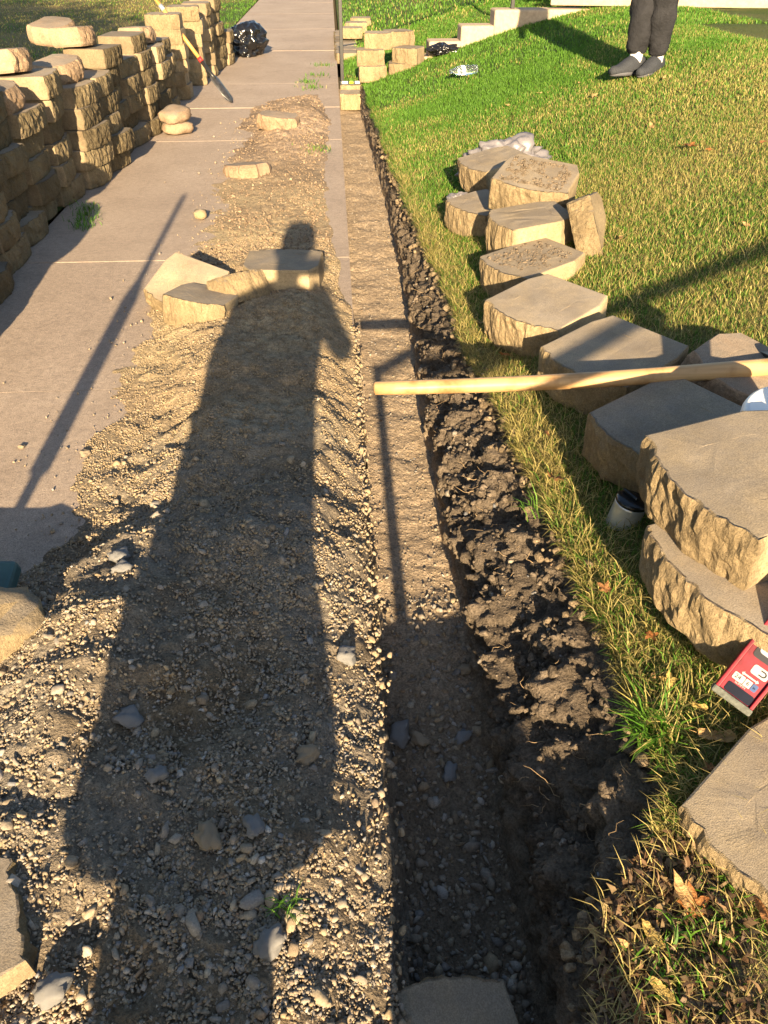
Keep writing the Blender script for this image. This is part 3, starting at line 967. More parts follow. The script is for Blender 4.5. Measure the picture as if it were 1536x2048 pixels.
# ------------------------------------------------------------------ retaining wall blocks
def block_mesh(name, d=0.34, w=0.345, h=0.138, seed=0, taper=0.68, rough_amp=0.012, face_in=0.07, erode=0.0, step=0.016, rows=9):
    """split-faced block: rough three-facet front towards -X, smooth sides tapering to the rear; base at z = 0"""
    rng = np.random.default_rng(seed)
    key = [(-d / 2 + face_in, -w / 2, 1), (-d / 2, -w * 0.2, 1), (-d / 2, w * 0.2, 1), (-d / 2 + face_in, w / 2, 1), (d * 0.27, w / 2 * 0.985, 0), (d / 2, w / 2 * taper, 0), (d / 2, -w / 2 * taper, 0), (d * 0.27, -w / 2 * 0.985, 0)]
    pts, rg = [], []
    for a in range(8):
        x0, y0, r0 = key[a]
        x1, y1, r1 = key[(a + 1) % 8]
        rough_seg = a in (0, 1, 2)
        n = max(2, int(math.hypot(x1 - x0, y1 - y0) / (step if rough_seg or erode else step * 3.0)))
        for q in range(n):
            t = q / n
            pts.append((x0 + (x1 - x0) * t, y0 + (y1 - y0) * t))
            rg.append(1.0 if rough_seg else (0.25 if (a == 3 and q == 0) else 0.0))
    pts = np.array(pts)
    rg = np.array(rg)
    n = len(pts)
    cen = np.array([0.0, 0.0])
    tang = np.roll(pts, -1, 0) - np.roll(pts, 1, 0)
    nrm = np.stack([-tang[:, 1], tang[:, 0]], -1)
    nrm /= np.linalg.norm(nrm, axis=1)[:, None]
    if np.mean(np.sum(nrm * (pts - cen), 1)) < 0:
        nrm = -nrm
    zz = np.linspace(0, 1, rows)
    V, RG = [], []
    so = seed * 13.7
    for q, t in enumerate(zz):
        z = t * h
        bul = 0.006 * math.sin(math.pi * t)
        ns = fbm(pts[:, 0] * 26 + so, pts[:, 1] * 26, z * 18 + so, 5)
        ns2 = 0.4 - np.abs(perlin(pts[:, 0] * 46 + so, pts[:, 1] * 46, z * 16))
        off = rg * (bul + rough_amp * ns + rough_amp * 0.7 * ns2)
        er = erode * (abs(2 * t - 1) ** 3)
        ns3 = fbm(pts[:, 0] * 7 + so, pts[:, 1] * 7, z * 7, 3)
        off = off - er + erode * 0.45 * ns3
        if q in (0, rows - 1):
            off = off - 0.003
        P = pts + nrm * off[:, None]
        zr = z + (rg * 0.004 * fbm(pts[:, 0] * 30, pts[:, 1] * 30, so, 2) if q == rows - 1 else 0) + 0 * rg
        if erode:
            zr = zr + (t - 0.5) * erode * 0.5 * fbm(pts[:, 0] * 6, pts[:, 1] * 6, so, 2)
        V.append(np.column_stack([P, zr]))
        RG.append(np.clip(rg + erode * 15, 0, 1))
    # top inset ring and cap, bottom cap
    topv = V[-1].copy()
    inn = topv.copy()
    inn[:, :2] = topv[:, :2] * 0.975
    inn[:, 2] = h + 0.0015 + erode * 0.2
    V.append(inn)
    RG.append(np.clip(rg * 0.0 + erode * 15, 0, 1))
    mid = inn.copy()
    mid[:, :2] *= 0.55
    mid[:, 2] = h + 0.002 + 0.002 * fbm(mid[:, 0] * 20, mid[:, 1] * 20, so, 2) + erode * 0.35
    V.append(mid)
    RG.append(np.zeros(n) + min(1, erode * 15))
    bm = bmesh.new()
    lay = bm.verts.layers.float.new('rough')
    vs = []
    for ring, rr in zip(V, RG):
        row = []
        for c, rv in zip(ring, rr):
            v = bm.verts.new(c)
            v[lay] = float(rv)
            row.append(v)
        vs.append(row)
    for a in range(len(vs) - 1):
        for b in range(n):
            c = (b + 1) % n
            bm.faces.new((vs[a][b], vs[a][c], vs[a + 1][c], vs[a + 1][b]))
    bm.faces.new(vs[-1])
    bm.faces.new(list(reversed(vs[0])))
    bmesh.ops.recalc_face_normals(bm, faces=bm.faces)
    me = bm_mesh(name, bm)
    return me


NB = 5
BLK = []
for s in range(NB):
    m_ = block_mesh('split_face_block', seed=s, taper=0.76 + 0.05 * (s % 3), rough_amp=0.0075 + 0.001 * (s % 2), face_in=0.036, step=0.009, rows=13)
    m_.materials.append(M['block'])
    BLK.append(m_)
BLKG = []
for s in range(NB):
    m_ = block_mesh('weathered_block', d=0.32, w=0.42, h=0.1245, seed=20 + s, rough_amp=0.010, face_in=0.014 + 0.012 * (s % 3), step=0.011, taper=0.9, rows=11)
    m_.materials.append(M['block_grey'])
    BLKG.append(m_)
CAPS = []
for s in range(6):
    m_ = block_mesh('worn_cap_block', d=0.27 + 0.015 * (s % 3), w=0.36, h=0.12, seed=40 + s, taper=0.75, rough_amp=0.012, erode=0.009 + 0.004 * (s % 2), step=0.018)
    m_.materials.append(M['cap'])
    CAPS.append(m_)


def put(me, loc, rot, label, cat='wall block', group=None, name='retaining_block', scale=(1, 1, 1)):
    o = link(name, me)
    o.location = loc
    o.rotation_euler = [R(a) for a in rot]
    o.scale = scale
    return tag(o, label, cat, group)


CRS = ['bottom', 'second', 'third', 'fourth', 'fifth', 'sixth', 'seventh']
# columns of the stack: y centre, x of the rough face, number of courses, yaw
cols = [(2.10, -1.60, 7, 0), (2.54, -1.60, 7, 1), (2.98, -1.60, 6, -1), (3.42, -1.62, 5, 2), (3.86, -1.71, 6, 1), (4.30, -1.77, 5, 3), (4.74, -1.80, 6, -2), (5.18, -1.80, 5, 3),
        (5.62, -1.76, 6, 1), (6.08, -1.66, 5, -6), (6.50, -1.62, 5, -8), (6.93, -1.67, 6, 2), (7.37, -1.66, 5, -2), (7.80, -1.58, 6, -4), (8.24, -1.55, 5, 2), (8.68, -1.55, 5, 2)]
for ci, (cy, fx, nc, yaw) in enumerate(cols):
    z = 0.004
    for c in range(nc):
        jx, jy, ja = random.uniform(-0.05, 0.03), random.uniform(-0.014, 0.014), random.uniform(-10, 7)
        if ci in (8, 9):
            jx *= 0.5
        me = BLKG[(ci * 3 + c) % NB]
        put(me, (fx + jx - 0.16, cy + jy, z), (random.uniform(-1, 1), random.uniform(-1, 1), 180 + yaw + ja),
            'rough tan wall block, %s course of the %s column along the left stack' % (CRS[c], ORD[ci]), group='blocks of the stack left of the sidewalk',
            scale=(random.uniform(.93, 1.04), random.uniform(.86, 0.97), 1))
        z += 0.1275
# second row behind, only its top courses show
for ci in range(1, len(cols), 2):
    cy, fx, nc, yaw = cols[ci]
    for c in range(3, nc - 1 + (ci % 3 == 0)):
        put(BLKG[(ci + c) % NB], (fx - 0.16 - 0.36, cy + 0.15, 0.004), (0, 0, yaw), 'tan wall block of the rear row behind the %s column, level with its %s course' % (ORD[ci], CRS[c]),
            group='blocks of the rear row', scale=(1, 1, 1)).location.z = 0.004 + 0.1275 * c
    # rear row supports
    for c in range(0, 3):
        put(BLKG[(ci + c) % NB], (fx - 0.16 - 0.36, cy + 0.15, 0.004 + 0.1275 * c), (0, 0, yaw), 'tan wall block of the rear row behind the %s column, level with its %s course' % (ORD[ci], CRS[c]),
            group='blocks of the rear row')

# worn cap stones lying loose on the stack:  column index, dx, dy, yaw, tilt, mesh
caps = [(6, -0.03, -0.12, 205, 8, 0, 'worn pinkish cap block, long and slanting, at the near end of the stack'),
        (7, 0.0, -0.1, 170, -4, 1, 'worn cap block low on the stack beside the long slanting one'),
        (8, -0.10, -0.05, 190, 5, 2, 'worn cap block with pale streaks on the tallest near column'),
        (9, -0.06, 0.08, 160, -6, 3, 'rounded cap block tipped on the stack between two taller ones'),
        (11, -0.10, -0.05, 185, 4, 4, 'squarish rounded cap block highest in the middle of the stack'),
        (11, -0.36, 0.34, 165, -8, 5, 'pink peaked cap block behind the highest middle one'),
        (14, -0.05, 0.05, 178, 3, 1, 'flat broad cap block resting near the wooden shovel handle'),
        (5, -0.04, 0.0, 195, 6, 3, 'worn cap block on the sixth column at the picture edge')]
for ci, dx, dy, yaw, tilt, mi, lab in caps:
    cy, fx, nc, _ = cols[ci]
    put(CAPS[mi], (fx - 0.16 + dx, cy + dy, 0.004 + 0.1275 * nc + 0.006), (tilt, tilt * 0.5, yaw), lab, 'cap block', 'worn cap blocks on the stack', name='cap_block')

# far stack beyond the shovel
for ci, (cx, cy, nc, yaw) in enumerate([(-1.72, 9.55, 6, 90), (-1.66, 10.5, 6, 92), (-1.62, 11.15, 6, 188), (-1.58, 11.75, 6, 176), (-1.5, 12.2, 3, 180)]):
    for c in range(nc):
        put(BLK[(ci + c) % NB] if yaw < 100 else BLKG[(ci + c) % NB], (cx + random.uniform(-.02, .02), cy + random.uniform(-.02, .02), 0.004 + 0.1275 * c), (0, 0, yaw + random.uniform(-5, 5)),
            'buff wall block, %s course of the %s pile beyond the shovel' % (CRS[c], ORD[ci]), group='blocks of the far piles beyond the shovel')

# two round stones stacked at the foot of the wall
ROCKS = []


def rock_mesh(name, s=(0.16, 0.11, 0.07), seed=0, sub=ICO3, amp=0.16, boxy=0.5, mat='cap'):
    V, F = sub
    V = V.copy()
    p = V / (np.abs(V).max(1)[:, None])
    V = V * (1 - boxy) + p * boxy * 0.82
    k = 1 + amp * fbm(V[:, 0] * 1.3 + seed * 9.1, V[:, 1] * 1.3, V[:, 2] * 1.3 + seed, 4)
    V = V * k[:, None] * np.array(s)
    V[:, 2] -= V[:, 2].min()
    me = fast_mesh(name, V, F, smooth=True, extra={'rough': np.full(len(V), 0.6)})
    me.materials.append(M[mat])
    return me


put(rock_mesh('rock', (0.15, 0.11, 0.055), 1), (-1.42, 7.72, 0.0), (0, 0, 20), 'worn rounded stone on the sidewalk under another at the stack foot', 'stone', name='stone')
put(rock_mesh('rock', (0.16, 0.12, 0.06), 2), (-1.43, 7.74, 0.10), (8, -6, 60), 'rounded stone with a dark hollow lying on another by the stack', 'stone', name='stone')

# ------------------------------------------------------------------ blocks on the gravel heap
def pz(x, y):
    return float(max(0, pile_h(x, y)))


put(BLK[0], (-0.285, 3.84, pz(-0.29, 3.80) - 0.035), (0, -2, 266), 'buff block half under the head of the long shadow on the heap', group='blocks lying on the gravel heap', scale=(1, 1.1, 1))
put(BLK[1], (-0.66, 3.50, pz(-0.66, 3.5) - 0.03), (6, 8, 75), 'grey-topped buff block in front of the leaning one on the heap', group='blocks lying on the gravel heap', scale=(.85, .85, .95))
put(BLK[2], (-0.75, 3.76, pz(-0.7, 3.8) - 0.01), (14, -24, 62), 'buff block tipped up behind another with its broad pale underside showing', group='blocks lying on the gravel heap', scale=(.92, 1.0, .8))
put(BLK[3], (-0.49, 3.66, pz(-0.48, 3.68) - 0.07), (-8, 38, 100), 'buff block half buried on edge where the shadow shoulder falls', group='blocks lying on the gravel heap', scale=(.9, .8, 1))
put(CAPS[2], (-0.52, 7.75, pz(-0.52, 7.75) - 0.03), (5, 0, 80), 'worn block lying on the far soil heap', 'wall block')
put(CAPS[3], (-0.68, 6.25, pz(-0.68, 6.25) - 0.055), (-8, 4, 50), 'worn block half buried in the soil at the heap edge', 'wall block')
put(rock_mesh('rock', (0.045, 0.035, 0.035), 5, ICO2, mat='block'), (-0.88, 5.12, 0.0), (0, 0, 0), 'small pale rock alone on the sidewalk beside the heap', 'stone', name='stone')
# near left corner
put(rock_mesh('rock', (0.15, 0.115, 0.085), 7, amp=0.32, boxy=0.55, mat='block'), (-0.93, 1.40, pz(-0.93, 1.42) - 0.02), (10, 12, 30), 'pale broken block with a ragged face at the left picture edge', 'wall block')
put(BLKG[1], (-0.77, 0.68, pz(-0.86, 0.68) - 0.05), (4, 3, 215), 'brown block in the shade at the bottom left corner', 'wall block')
put(BLKG[2], (-0.76, 0.38, pz(-0.84, 0.38) - 0.05), (-4, 3, 190), 'second brown block below the first in the bottom left corner', 'wall block')

# teal tarp edge at the left
bm = box_bm(0.30, 0.10, 0.05, 0.012, 2)
M['teal'] = simple_mat('dull_teal_plastic', (0.05, 0.10, 0.10), 0.4, var=0.2)
o = link('plastic_crate_rim', bm_mesh('rim', bm, False), M['teal'])
o.location = (-1.05, 1.60, 0.10)
o.rotation_euler = (R(20), 0, R(-4))
tag(o, 'dull teal plastic tray edge behind the pale block at the left', 'tray')

# loose single stones that stand out
STN = [rock_mesh('stone', (1, 0.75, 0.6), 11 + k, ICO3, 0.45, 0.45, mat='gravel') for k in range(4)]
for m_ in STN:
    c = m_.attributes.new('col', 'FLOAT_COLOR', 'POINT')
    base = random.choice([(0.20, 0.175, 0.145, 1), (0.23, 0.185, 0.13, 1), (0.18, 0.175, 0.17, 1)])
    c.data.foreach_set('color', np.tile(base, len(m_.vertices)).astype(np.float32))
for (x, y, r, lab) in [(-0.50, 1.10, 0.030, 'round blue-grey stone at the left rim of the shadow'), (-0.02, 1.28, 0.030, 'pale stone on the sunlit strip beside the trench'),
                       (-0.29, 0.80, 0.030, 'pale flaky stone in the middle of the near shadow'), (-0.2, 0.80, 0.024, 'pale chipped stone right of the flaky one in the near shadow'),
                       (-0.62, 1.62, 0.032, 'round pale stone in a sunlit dip left of the shadow'), (-0.60, 1.56, 0.026, 'smaller pale stone touching the round one left of the shadow'),
                       (-0.10, 0.98, 0.026, 'grey stone near the right rim of the shadow'), (-0.40, 0.93, 0.022, 'flat grey stone inside the shadow near its left rim'),
                       (-0.15, 0.60, 0.028, 'lumpy tan stone in the sunlit bottom strip'), (-0.50, 0.55, 0.030, 'knobbly tan stone at the bottom left sunlit strip'),
                       (-1.17, 2.42, 0.013, 'tiny stone alone on the concrete left of the shovel shadow'), (-0.93, 2.36, 0.020, 'flat pale chip on the concrete beside the shovel shadow')]:
    o = put(random.choice(STN), (x, y, pz(x, y) - r * 0.25), (random.uniform(-20, 20), random.uniform(-20, 20), random.uniform(0, 360)), lab, 'stone', name='stone', scale=(r, r, r))
for (x, y, r, lab) in [(0.11, 1.22, 0.030, 'long grey stone on the trench floor by the sidewalk edge'), (0.16, 1.20, 0.022, 'round grey stone on the trench floor beside the long one'),
                       (0.27, 1.20, 0.019, 'tan stone on the trench floor near the bank'), (0.225, 1.10, 0.021, 'bluish stone on the trench floor among pebbles'), (0.31, 1.42, 0.020, 'sunlit stone on the trench floor below the bank')]:
    put(random.choice(STN), (x, y, float(floor_z(x, y)) - r * 0.2), (0, 0, random.uniform(0, 360)), lab, 'stone', name='stone', scale=(r * 1.3, r, r))

# ------------------------------------------------------------------ row of blocks on the lawn
def lb(x, y, dz=0.0):
    return (x, y, lz(x, y) + dz)


GRP = 'blocks set out along the lawn edge'
put(BLK[0], (0.90, 4.62, 0.32), (0, -10, 18), 'farthest block of the lawn row, a crumpled grey bag behind it', group=GRP)
crust1 = put(BLK[1], (0.98, 3.98, 0.385), (5, -10, 62), 'block with soil crusted on its slanting top, resting on two others', group=GRP, scale=(1.05, 1.1, 1.1))
put(BLK[2], (0.76, 4.16, 0.21), (2, -4, 34), 'low block in shade under the soil-crusted one', group=GRP, scale=(.9, .9, 1))
put(BLK[3], (0.89, 3.60, 0.225), (3, -5, 12), 'block under the soil-crusted one with a broad pale side', group=GRP, scale=(1.05, .8, 1.6))
put(BLK[4], (1.12, 3.52, 0.33), (66, 10, 66), 'flat block leaning on edge against the lawn row', group=GRP, scale=(1.2, 1.15, .75))
crust2 = put(BLK[0], (0.84, 3.27, 0.225), (-2, -7, 26), 'block with loose soil on top between two clean ones', group=GRP, scale=(1.1, 1.0, 1))
put(BLK[1], (0.78, 2.75, 0.235), (0, -7, 36), 'clean-topped block with a bright side just beyond the wooden handle', group=GRP, scale=(1.05, 1.05, 1.05))
put(BLK[2], (0.89, 2.28, 0.255), (0, -6, 34), 'block crossed by two shadow bands beside the wooden handle', group=GRP, scale=(1.1, 1.05, 1.05))
put(BLK[3], (0.92, 1.80, 0.27), (0, -6, 30), 'block with a dark cast shadow on top under the handle', group=GRP, scale=(1.12, 1.05, 1.05))  # the dark area on top is the shadow of the near stack
put(CAPS[4], (1.24, 2.06, 0.30), (10, -4, 40), 'rough block set back behind the wooden handle at the right', group=GRP, scale=(1.1, 1.1, 1.1))
put(BLK[4], (0.93, 1.25, 0.195), (0, -5, 20), 'bottom block of the near stack of three', group=GRP, scale=(1.1, 1.05, 1))
put(BLK[0], (0.86, 1.17, 0.332), (0, -5, 20), 'middle block of the near stack, its curved rough face showing', group=GRP, scale=(1.1, 1.05, 1))
put(BLK[1], (0.865, 1.29, 0.470), (1, -5, 14), 'top block of the near stack with a wide clean top', group=GRP, scale=(1.1, 1.1, 1))
put(BLK[2], (0.80, 0.69, 0.15), (-5, -8, 38), 'block sunk in the lawn at the bottom right corner', group=GRP)
put(BLK[3], (0.11, 0.415, -0.15), (0, 0, -78), 'pale block lying in the shaded trench at the bottom of the picture', 'wall block')

for crust, nn in ((crust1, 1500), (crust2, 700)):
    q = RNG.uniform(-1, 1, (nn, 2)) * np.array([0.13, 0.14])
    kk = (fbm(q[:, 0] * 12, q[:, 1] * 12, float(nn), 3) > -0.15)
    q = q[kk]
    rr_ = np.clip(RNG.lognormal(math.log(0.0032), 0.5, len(q)), 0.0015, 0.012)
    tag(link('soil_crust', pebble_mesh('soil', np.column_stack([q, np.full(len(q), 0.14)]), rr_, np.array([0.17, 0.13, 0.09]) * RNG.uniform(0.6, 1.3, len(q))[:, None], ICO2, 0.36, 0.7), M['soil'], crust), kind='stuff')

# ------------------------------------------------------------------ wooden handle across the trench
a_, b_ = Vector((0.085, 2.005, 0.425)), Vector((1.30, 2.02, 0.455))
pts = [a_.lerp(b_, t) + Vector((0, 0, -0.012 * math.sin(math.pi * t))) for t in np.linspace(0, 1, 24)]
rad = [0.012, 0.0195] + list(np.linspace(0.021, 0.0265, 22))
pts[1] = a_.lerp(b_, 0.004)
bm = loft(tube_rings([(p - a_) for p in pts], rad, 20))
hd = empty('mattock', a_)
tag(hd, 'smooth pale wooden tool handle reaching over the trench from the right', 'tool')
link('handle', bm_mesh('handle', bm, True), M['wood'], hd)
bm = box_bm(0.07, 0.06, 0.09, 0.01, 2, c=tuple(b_ - a_ + Vector((0.02, 0, 0))))
link('head', bm_mesh('head', bm), M['blade'], hd)
rr = []
for t in np.linspace(0, 1, 8):
    wv = 0.02 + 0.03 * t
    c = b_ - a_ + Vector((0.02, 0.02 + 0.26 * t, -0.10 * t * t))
    rr.append([(c.x - wv, c.y, c.z - 0.006), (c.x + wv, c.y, c.z - 0.006), (c.x + wv, c.y, c.z + 0.006), (c.x - wv, c.y, c.z + 0.006)])
link('blade', bm_mesh('blade', loft(rr)), M['blade'], hd)

# upturned white bucket at the right edge
bk = empty('bucket', (1.09, 1.52, 0.30), (R(3), R(-4), 0))
tag(bk, 'upturned white plastic bucket at the right edge beside the near stack', 'bucket')
rr = [[(r_ * math.cos(a), r_ * math.sin(a), z_) for a in np.linspace(0, 2 * math.pi, 40, endpoint=False)] for r_, z_ in [(0.150, 0.0), (0.146, 0.10), (0.137, 0.285), (0.132, 0.297), (0.124, 0.302), (0.118, 0.299), (0.02, 0.299)]]
link('shell', bm_mesh('shell', loft(rr), True), M['white'], bk)
for z_ in (0.03, 0.06):
    rr = [[(r_ * math.cos(a), r_ * math.sin(a), z_ + q) for a in np.linspace(0, 2 * math.pi, 40, endpoint=False)] for r_, q in [(0.147, -0.004), (0.157, 0.0), (0.147, 0.004)]]
    link('rim', bm_mesh('rim', loft(rr, cap=False), True), M['white'], bk)

# steel mug lying behind the near stack
mg = empty('mug', lb(0.735, 1.59, 0.0), (R(6), R(8), R(30)))
tag(mg, 'shiny grey steel mug with a black lid standing in the grass by the near stack', 'mug')
M['steel'] = simple_mat('brushed_steel', (0.55, 0.57, 0.62), 0.3, 0.6, var=0.1, scale=60, spec=0.5)
rr = [[(r_ * math.cos(a), r_ * math.sin(a), z_) for a in np.linspace(0, 2 * math.pi, 28, endpoint=False)] for (r_, z_) in [(0.034, -0.06), (0.040, -0.056), (0.042, -0.04), (0.042, 0.05), (0.043, 0.056), (0.041, 0.057)]]
link('cup', bm_mesh('cup', loft(rr), True), M['steel'], mg)
rr = [[(r_ * math.cos(a), r_ * math.sin(a), z_) for a in np.linspace(0, 2 * math.pi, 28, endpoint=False)] for (r_, z_) in [(0.043, 0.057), (0.044, 0.066), (0.036, 0.070), (0.01, 0.071)]]
link('lid', bm_mesh('lid', loft(rr), True), M['black_plastic'], mg)
link('slider', bm_mesh('slider', box_bm(0.012, 0.05, 0.012, 0.004, 2, c=(0.0, 0.012, 0.074))), M['black_plastic'], mg)

# ------------------------------------------------------------------ red spirit level
M['level_red'] = simple_mat('scuffed_red_paint', (0.17, 0.008, 0.018), 0.45, var=0.4, scale=55, bstr=0.1, spec=0.3)
M['level_cap'] = simple_mat('dusty_grey_rubber', (0.10, 0.105, 0.09), 0.9, var=0.5, scale=120, bstr=0.6)
M['label_white'] = simple_mat('label_white', (0.36, 0.345, 0.335), 0.6, var=0.08, spec=0.15)
M['label_dark'] = simple_mat('label_dark', (0.006, 0.008, 0.018), 0.6, var=0.2, spec=0.1)
M['label_blue'] = simple_mat('label_blue', (0.05, 0.085, 0.19), 0.5, var=0.1, spec=0.15)
M['label_grey'] = simple_mat('label_grey', (0.03, 0.03, 0.035), 0.6, var=0.1, spec=0.15)
A = Vector((0.717, 0.911, 0.335))
B = Vector((0.818, 0.971, 0.460))
ax_ = (B - A).normalized()
tc = (Vector((0, 0, 1.5)) - A).normalized()
nrm = (tc - ax_ * tc.dot(ax_)).normalized()
nrm = (nrm + Vector((0.15, -0.05, 0.1))).normalized()
nrm = (nrm - ax_ * nrm.dot(ax_)).normalized()
sd = nrm.cross(ax_)
lv = empty('spirit_level')
lv.matrix_world = Matrix(((ax_.x, sd.x, nrm.x, A.x), (ax_.y, sd.y, nrm.y, A.y), (ax_.z, sd.z, nrm.z, A.z), (0, 0, 0, 1))) @ Matrix.Scale(1.2, 4)
tag(lv, 'red metal spirit level with white markings leaning on the near stack', 'spirit level')
LW, LT, LL = 0.064, 0.026, 0.61
link('body', bm_mesh('body', box_bm(LL, LW - 0.010, LT - 0.010, 0.002, 2, c=(LL / 2, 0, 0))), M['level_red'], lv)
for s_ in (-1, 1):
    link('rail', bm_mesh('rail', box_bm(LL, 0.006, LT, 0.0015, 2, c=(LL / 2, s_ * (LW / 2 - 0.003), 0))), M['level_red'], lv)
link('end_cap', bm_mesh('cap', box_bm(0.012, LW + 0.003, LT + 0.003, 0.003, 2, c=(-0.005, 0, 0))), M['level_cap'], lv)
zf = LT / 2 - 0.005 + 0.0006


def plate(name, x, y, sx_, sy_, mat, z=zf, rx=0.0, rot=0):
    rx = max(rx, 0.0003)
    ol = []
    for cx_, cy_, a0 in ((sx_ / 2 - rx, sy_ / 2 - rx, 0), (-sx_ / 2 + rx, sy_ / 2 - rx, 90), (-sx_ / 2 + rx, -sy_ / 2 + rx, 180), (sx_ / 2 - rx, -sy_ / 2 + rx, 270)):
        ol += [(cx_ + rx * math.cos(R(a0 + q * 18)), cy_ + rx * math.sin(R(a0 + q * 18))) for q in range(6)]
    bm = loft([[(a, b, -0.0004) for a, b in ol], [(a, b, 0.0004) for a, b in ol]])
    o = link(name, bm_mesh(name, bm), mat, lv)
    o.location = (x, y, z)
    o.rotation_euler = (0, 0, rot)
    return o


plate('dark_panel', 0.010, -0.002, 0.016, 0.044, M['label_dark'], rx=0.003)
plate('size_label', 0.030, 0.012, 0.012, 0.018, M['label_white'], rx=0.002)
plate('size_label', 0.030, -0.0035, 0.012, 0.011, M['label_white'])
plate('blue_label', 0.030, -0.0145, 0.012, 0.009, M['label_blue'], rx=0.002)
plate('magnet_label', 0.055, -0.008, 0.016, 0.027, M['label_white'], rx=0.004)
plate('vial_window', 0.088, 0.0, 0.034, 0.036, M['label_grey'], rx=0.006)
plate('vial', 0.088, 0.0, 0.014, 0.026, M['label_white'], z=zf + 0.0012, rx=0.006)


def arrow():
    bm = bmesh.new()
    for s_ in (1, -1):
        pass
    pts_ = [(-0.0145, 0), (-0.0105, 0.0035), (-0.0105, 0.0013), (0.0105, 0.0013), (0.0105, 0.0035), (0.0145, 0), (0.0105, -0.0035), (0.0105, -0.0013), (-0.0105, -0.0013), (-0.0105, -0.0035)]
    bm.faces.new([bm.verts.new((a, b, 0)) for a, b in pts_])
    return bm_mesh('arrow', bm)


o = link('arrow_mark', arrow(), M['label_white'], lv)
o.location = (0.040, -0.001, zf + 0.0004)
o.rotation_euler = (0, 0, R(90))


def text(s, x, y, size, mat, parent, z, rot):
    cu = bpy.data.curves.new('lettering', 'FONT')
    cu.body = s
    cu.size = size
    cu.align_x = 'CENTER'
    cu.align_y = 'CENTER'
    cu.materials.append(mat)
    tmp = bpy.data.objects.new('tmp', cu)
    o = link('lettering', bpy.data.meshes.new_from_object(tmp), mat, parent)
    bpy.data.objects.remove(tmp)
    o.location = (x, y, z)
    o.rotation_euler = (0, 0, rot)
    return o


text('24', 0.030, 0.0135, 0.010, M['label_grey'], lv, zf + 0.0009, R(-90))
text('6', 0.030, -0.0035, 0.009, M['label_grey'], lv, zf + 0.0009, R(-90))
text('in', 0.030, -0.0145, 0.006, M['label_dark'], lv, zf + 0.0009, R(-90))
text('SLIMFIN', 0.0215, 0.004, 0.0052, M['label_white'], lv, zf + 0.0006, R(-90))
# horseshoe magnet mark
bm = bmesh.new()
th = np.linspace(-math.pi / 2, math.pi / 2, 12)
outer = [(0.0050 * math.cos(t) + 0.002, 0.0050 * math.sin(t)) for t in th]
inner = [(0.0028 * math.cos(t) + 0.002, 0.0028 * math.sin(t)) for t in th]
po = [(-0.004, -0.005)] + outer + [(-0.004, 0.005), (-0.004, 0.0028)] + inner[::-1] + [(-0.004, -0.0028)]
vs = [bm.verts.new((a, b, 0)) for a, b in po]
bm.faces.new(vs)
o = link('magnet_mark', bm_mesh('magnet', bm), M['label_grey'], lv)
o.location = (0.055, -0.011, zf + 0.0009)
o.rotation_euler = (0, 0, R(-90))

# ------------------------------------------------------------------ shovel against the stack
def spade(name, tip, top, label, blade_len=0.30, blade_w=0.13, wood='wood_far', band=True):
    tip, top = Vector(tip), Vector(top)
    L = (top - tip).length
    d = (top - tip).normalized()
    up = Vector((1, -0.6, 0.5))
    s = d.cross(up).normalized()
    n = s.cross(d)
    root = empty(name)
    root.matrix_world = Matrix(((s.x, n.x, d.x, tip.x), (s.y, n.y, d.y, tip.y), (s.z, n.z, d.z, tip.z), (0, 0, 0, 1)))
    tag(root, label, 'shovel')
    rr = []
    for t in np.linspace(0, 1, 12):
        w_ = blade_w / 2 * (0.25 + 0.75 * min(1, t * 3.2)) * (1.0 if t < 0.85 else 1 - 0.5 * (t - 0.85) / 0.15)
        cur = 0.016 * math.sin(math.pi * min(t, 1.0))
        ring = []
        for u in (-1, -0.5, 0, 0.5, 1):
            ring.append((u * w_, cur * (1 - u * u) + 0.0012, t * blade_len))
        for u in (1, 0.5, 0, -0.5, -1):
            ring.append((u * w_, cur * (1 - u * u) - 0.0012, t * blade_len))
        rr.append(ring)
    link('blade', bm_mesh('blade', loft(rr), True), M['blade'], root)
    b0 = blade_len
    link('socket', tube_mesh('socket', [(0, 0.008, b0 - 0.06), (0, 0, b0), (0, 0, b0 + 0.16)], [0.014, 0.019, 0.0195], 14), M['steel_black'], root)
    if band:
        link('band', tube_mesh('band', [(0, 0, b0 + 0.155), (0, 0, b0 + 0.20)], 0.0235, 14), M['red_band'], root)
    link('handle', tube_mesh('handle', [(0, 0, b0 + 0.16), (0, 0, b0 + 0.5), (0, 0, L - 0.05), (0, 0, L)], [0.019, 0.0195, 0.018, 0.013], 14), M[wood], root)
    return root


sh = spade('shovel', (-1.08, 9.18, 0.01), (-1.93, 9.72, 1.05), 'wooden-handled shovel with a red band leaning on the stack, blade on the sidewalk', 0.34, 0.13)
link('collar', tube_mesh('collar', [(0, 0, 1.10), (0, 0, 1.16)], 0.0225, 14), M['steel'], sh)

# second shovel standing out of frame at the left; only its shadow shows
sp2 = spade('shovel', (-1.06, 0.10, 0.0), (-1.09, 0.12, 1.82), 'upright shovel out of frame whose thin shadow lies on the left sidewalk', 0.56, 0.15, 'wood', False)
link('grip_sleeve', tube_mesh('sleeve', [(0, 0, 0.70), (0, 0, 0.75), (0, 0, 1.20), (0, 0, 1.27)], [0.034, 0.036, 0.04, 0.026], 14), M['black_plastic'], sp2)

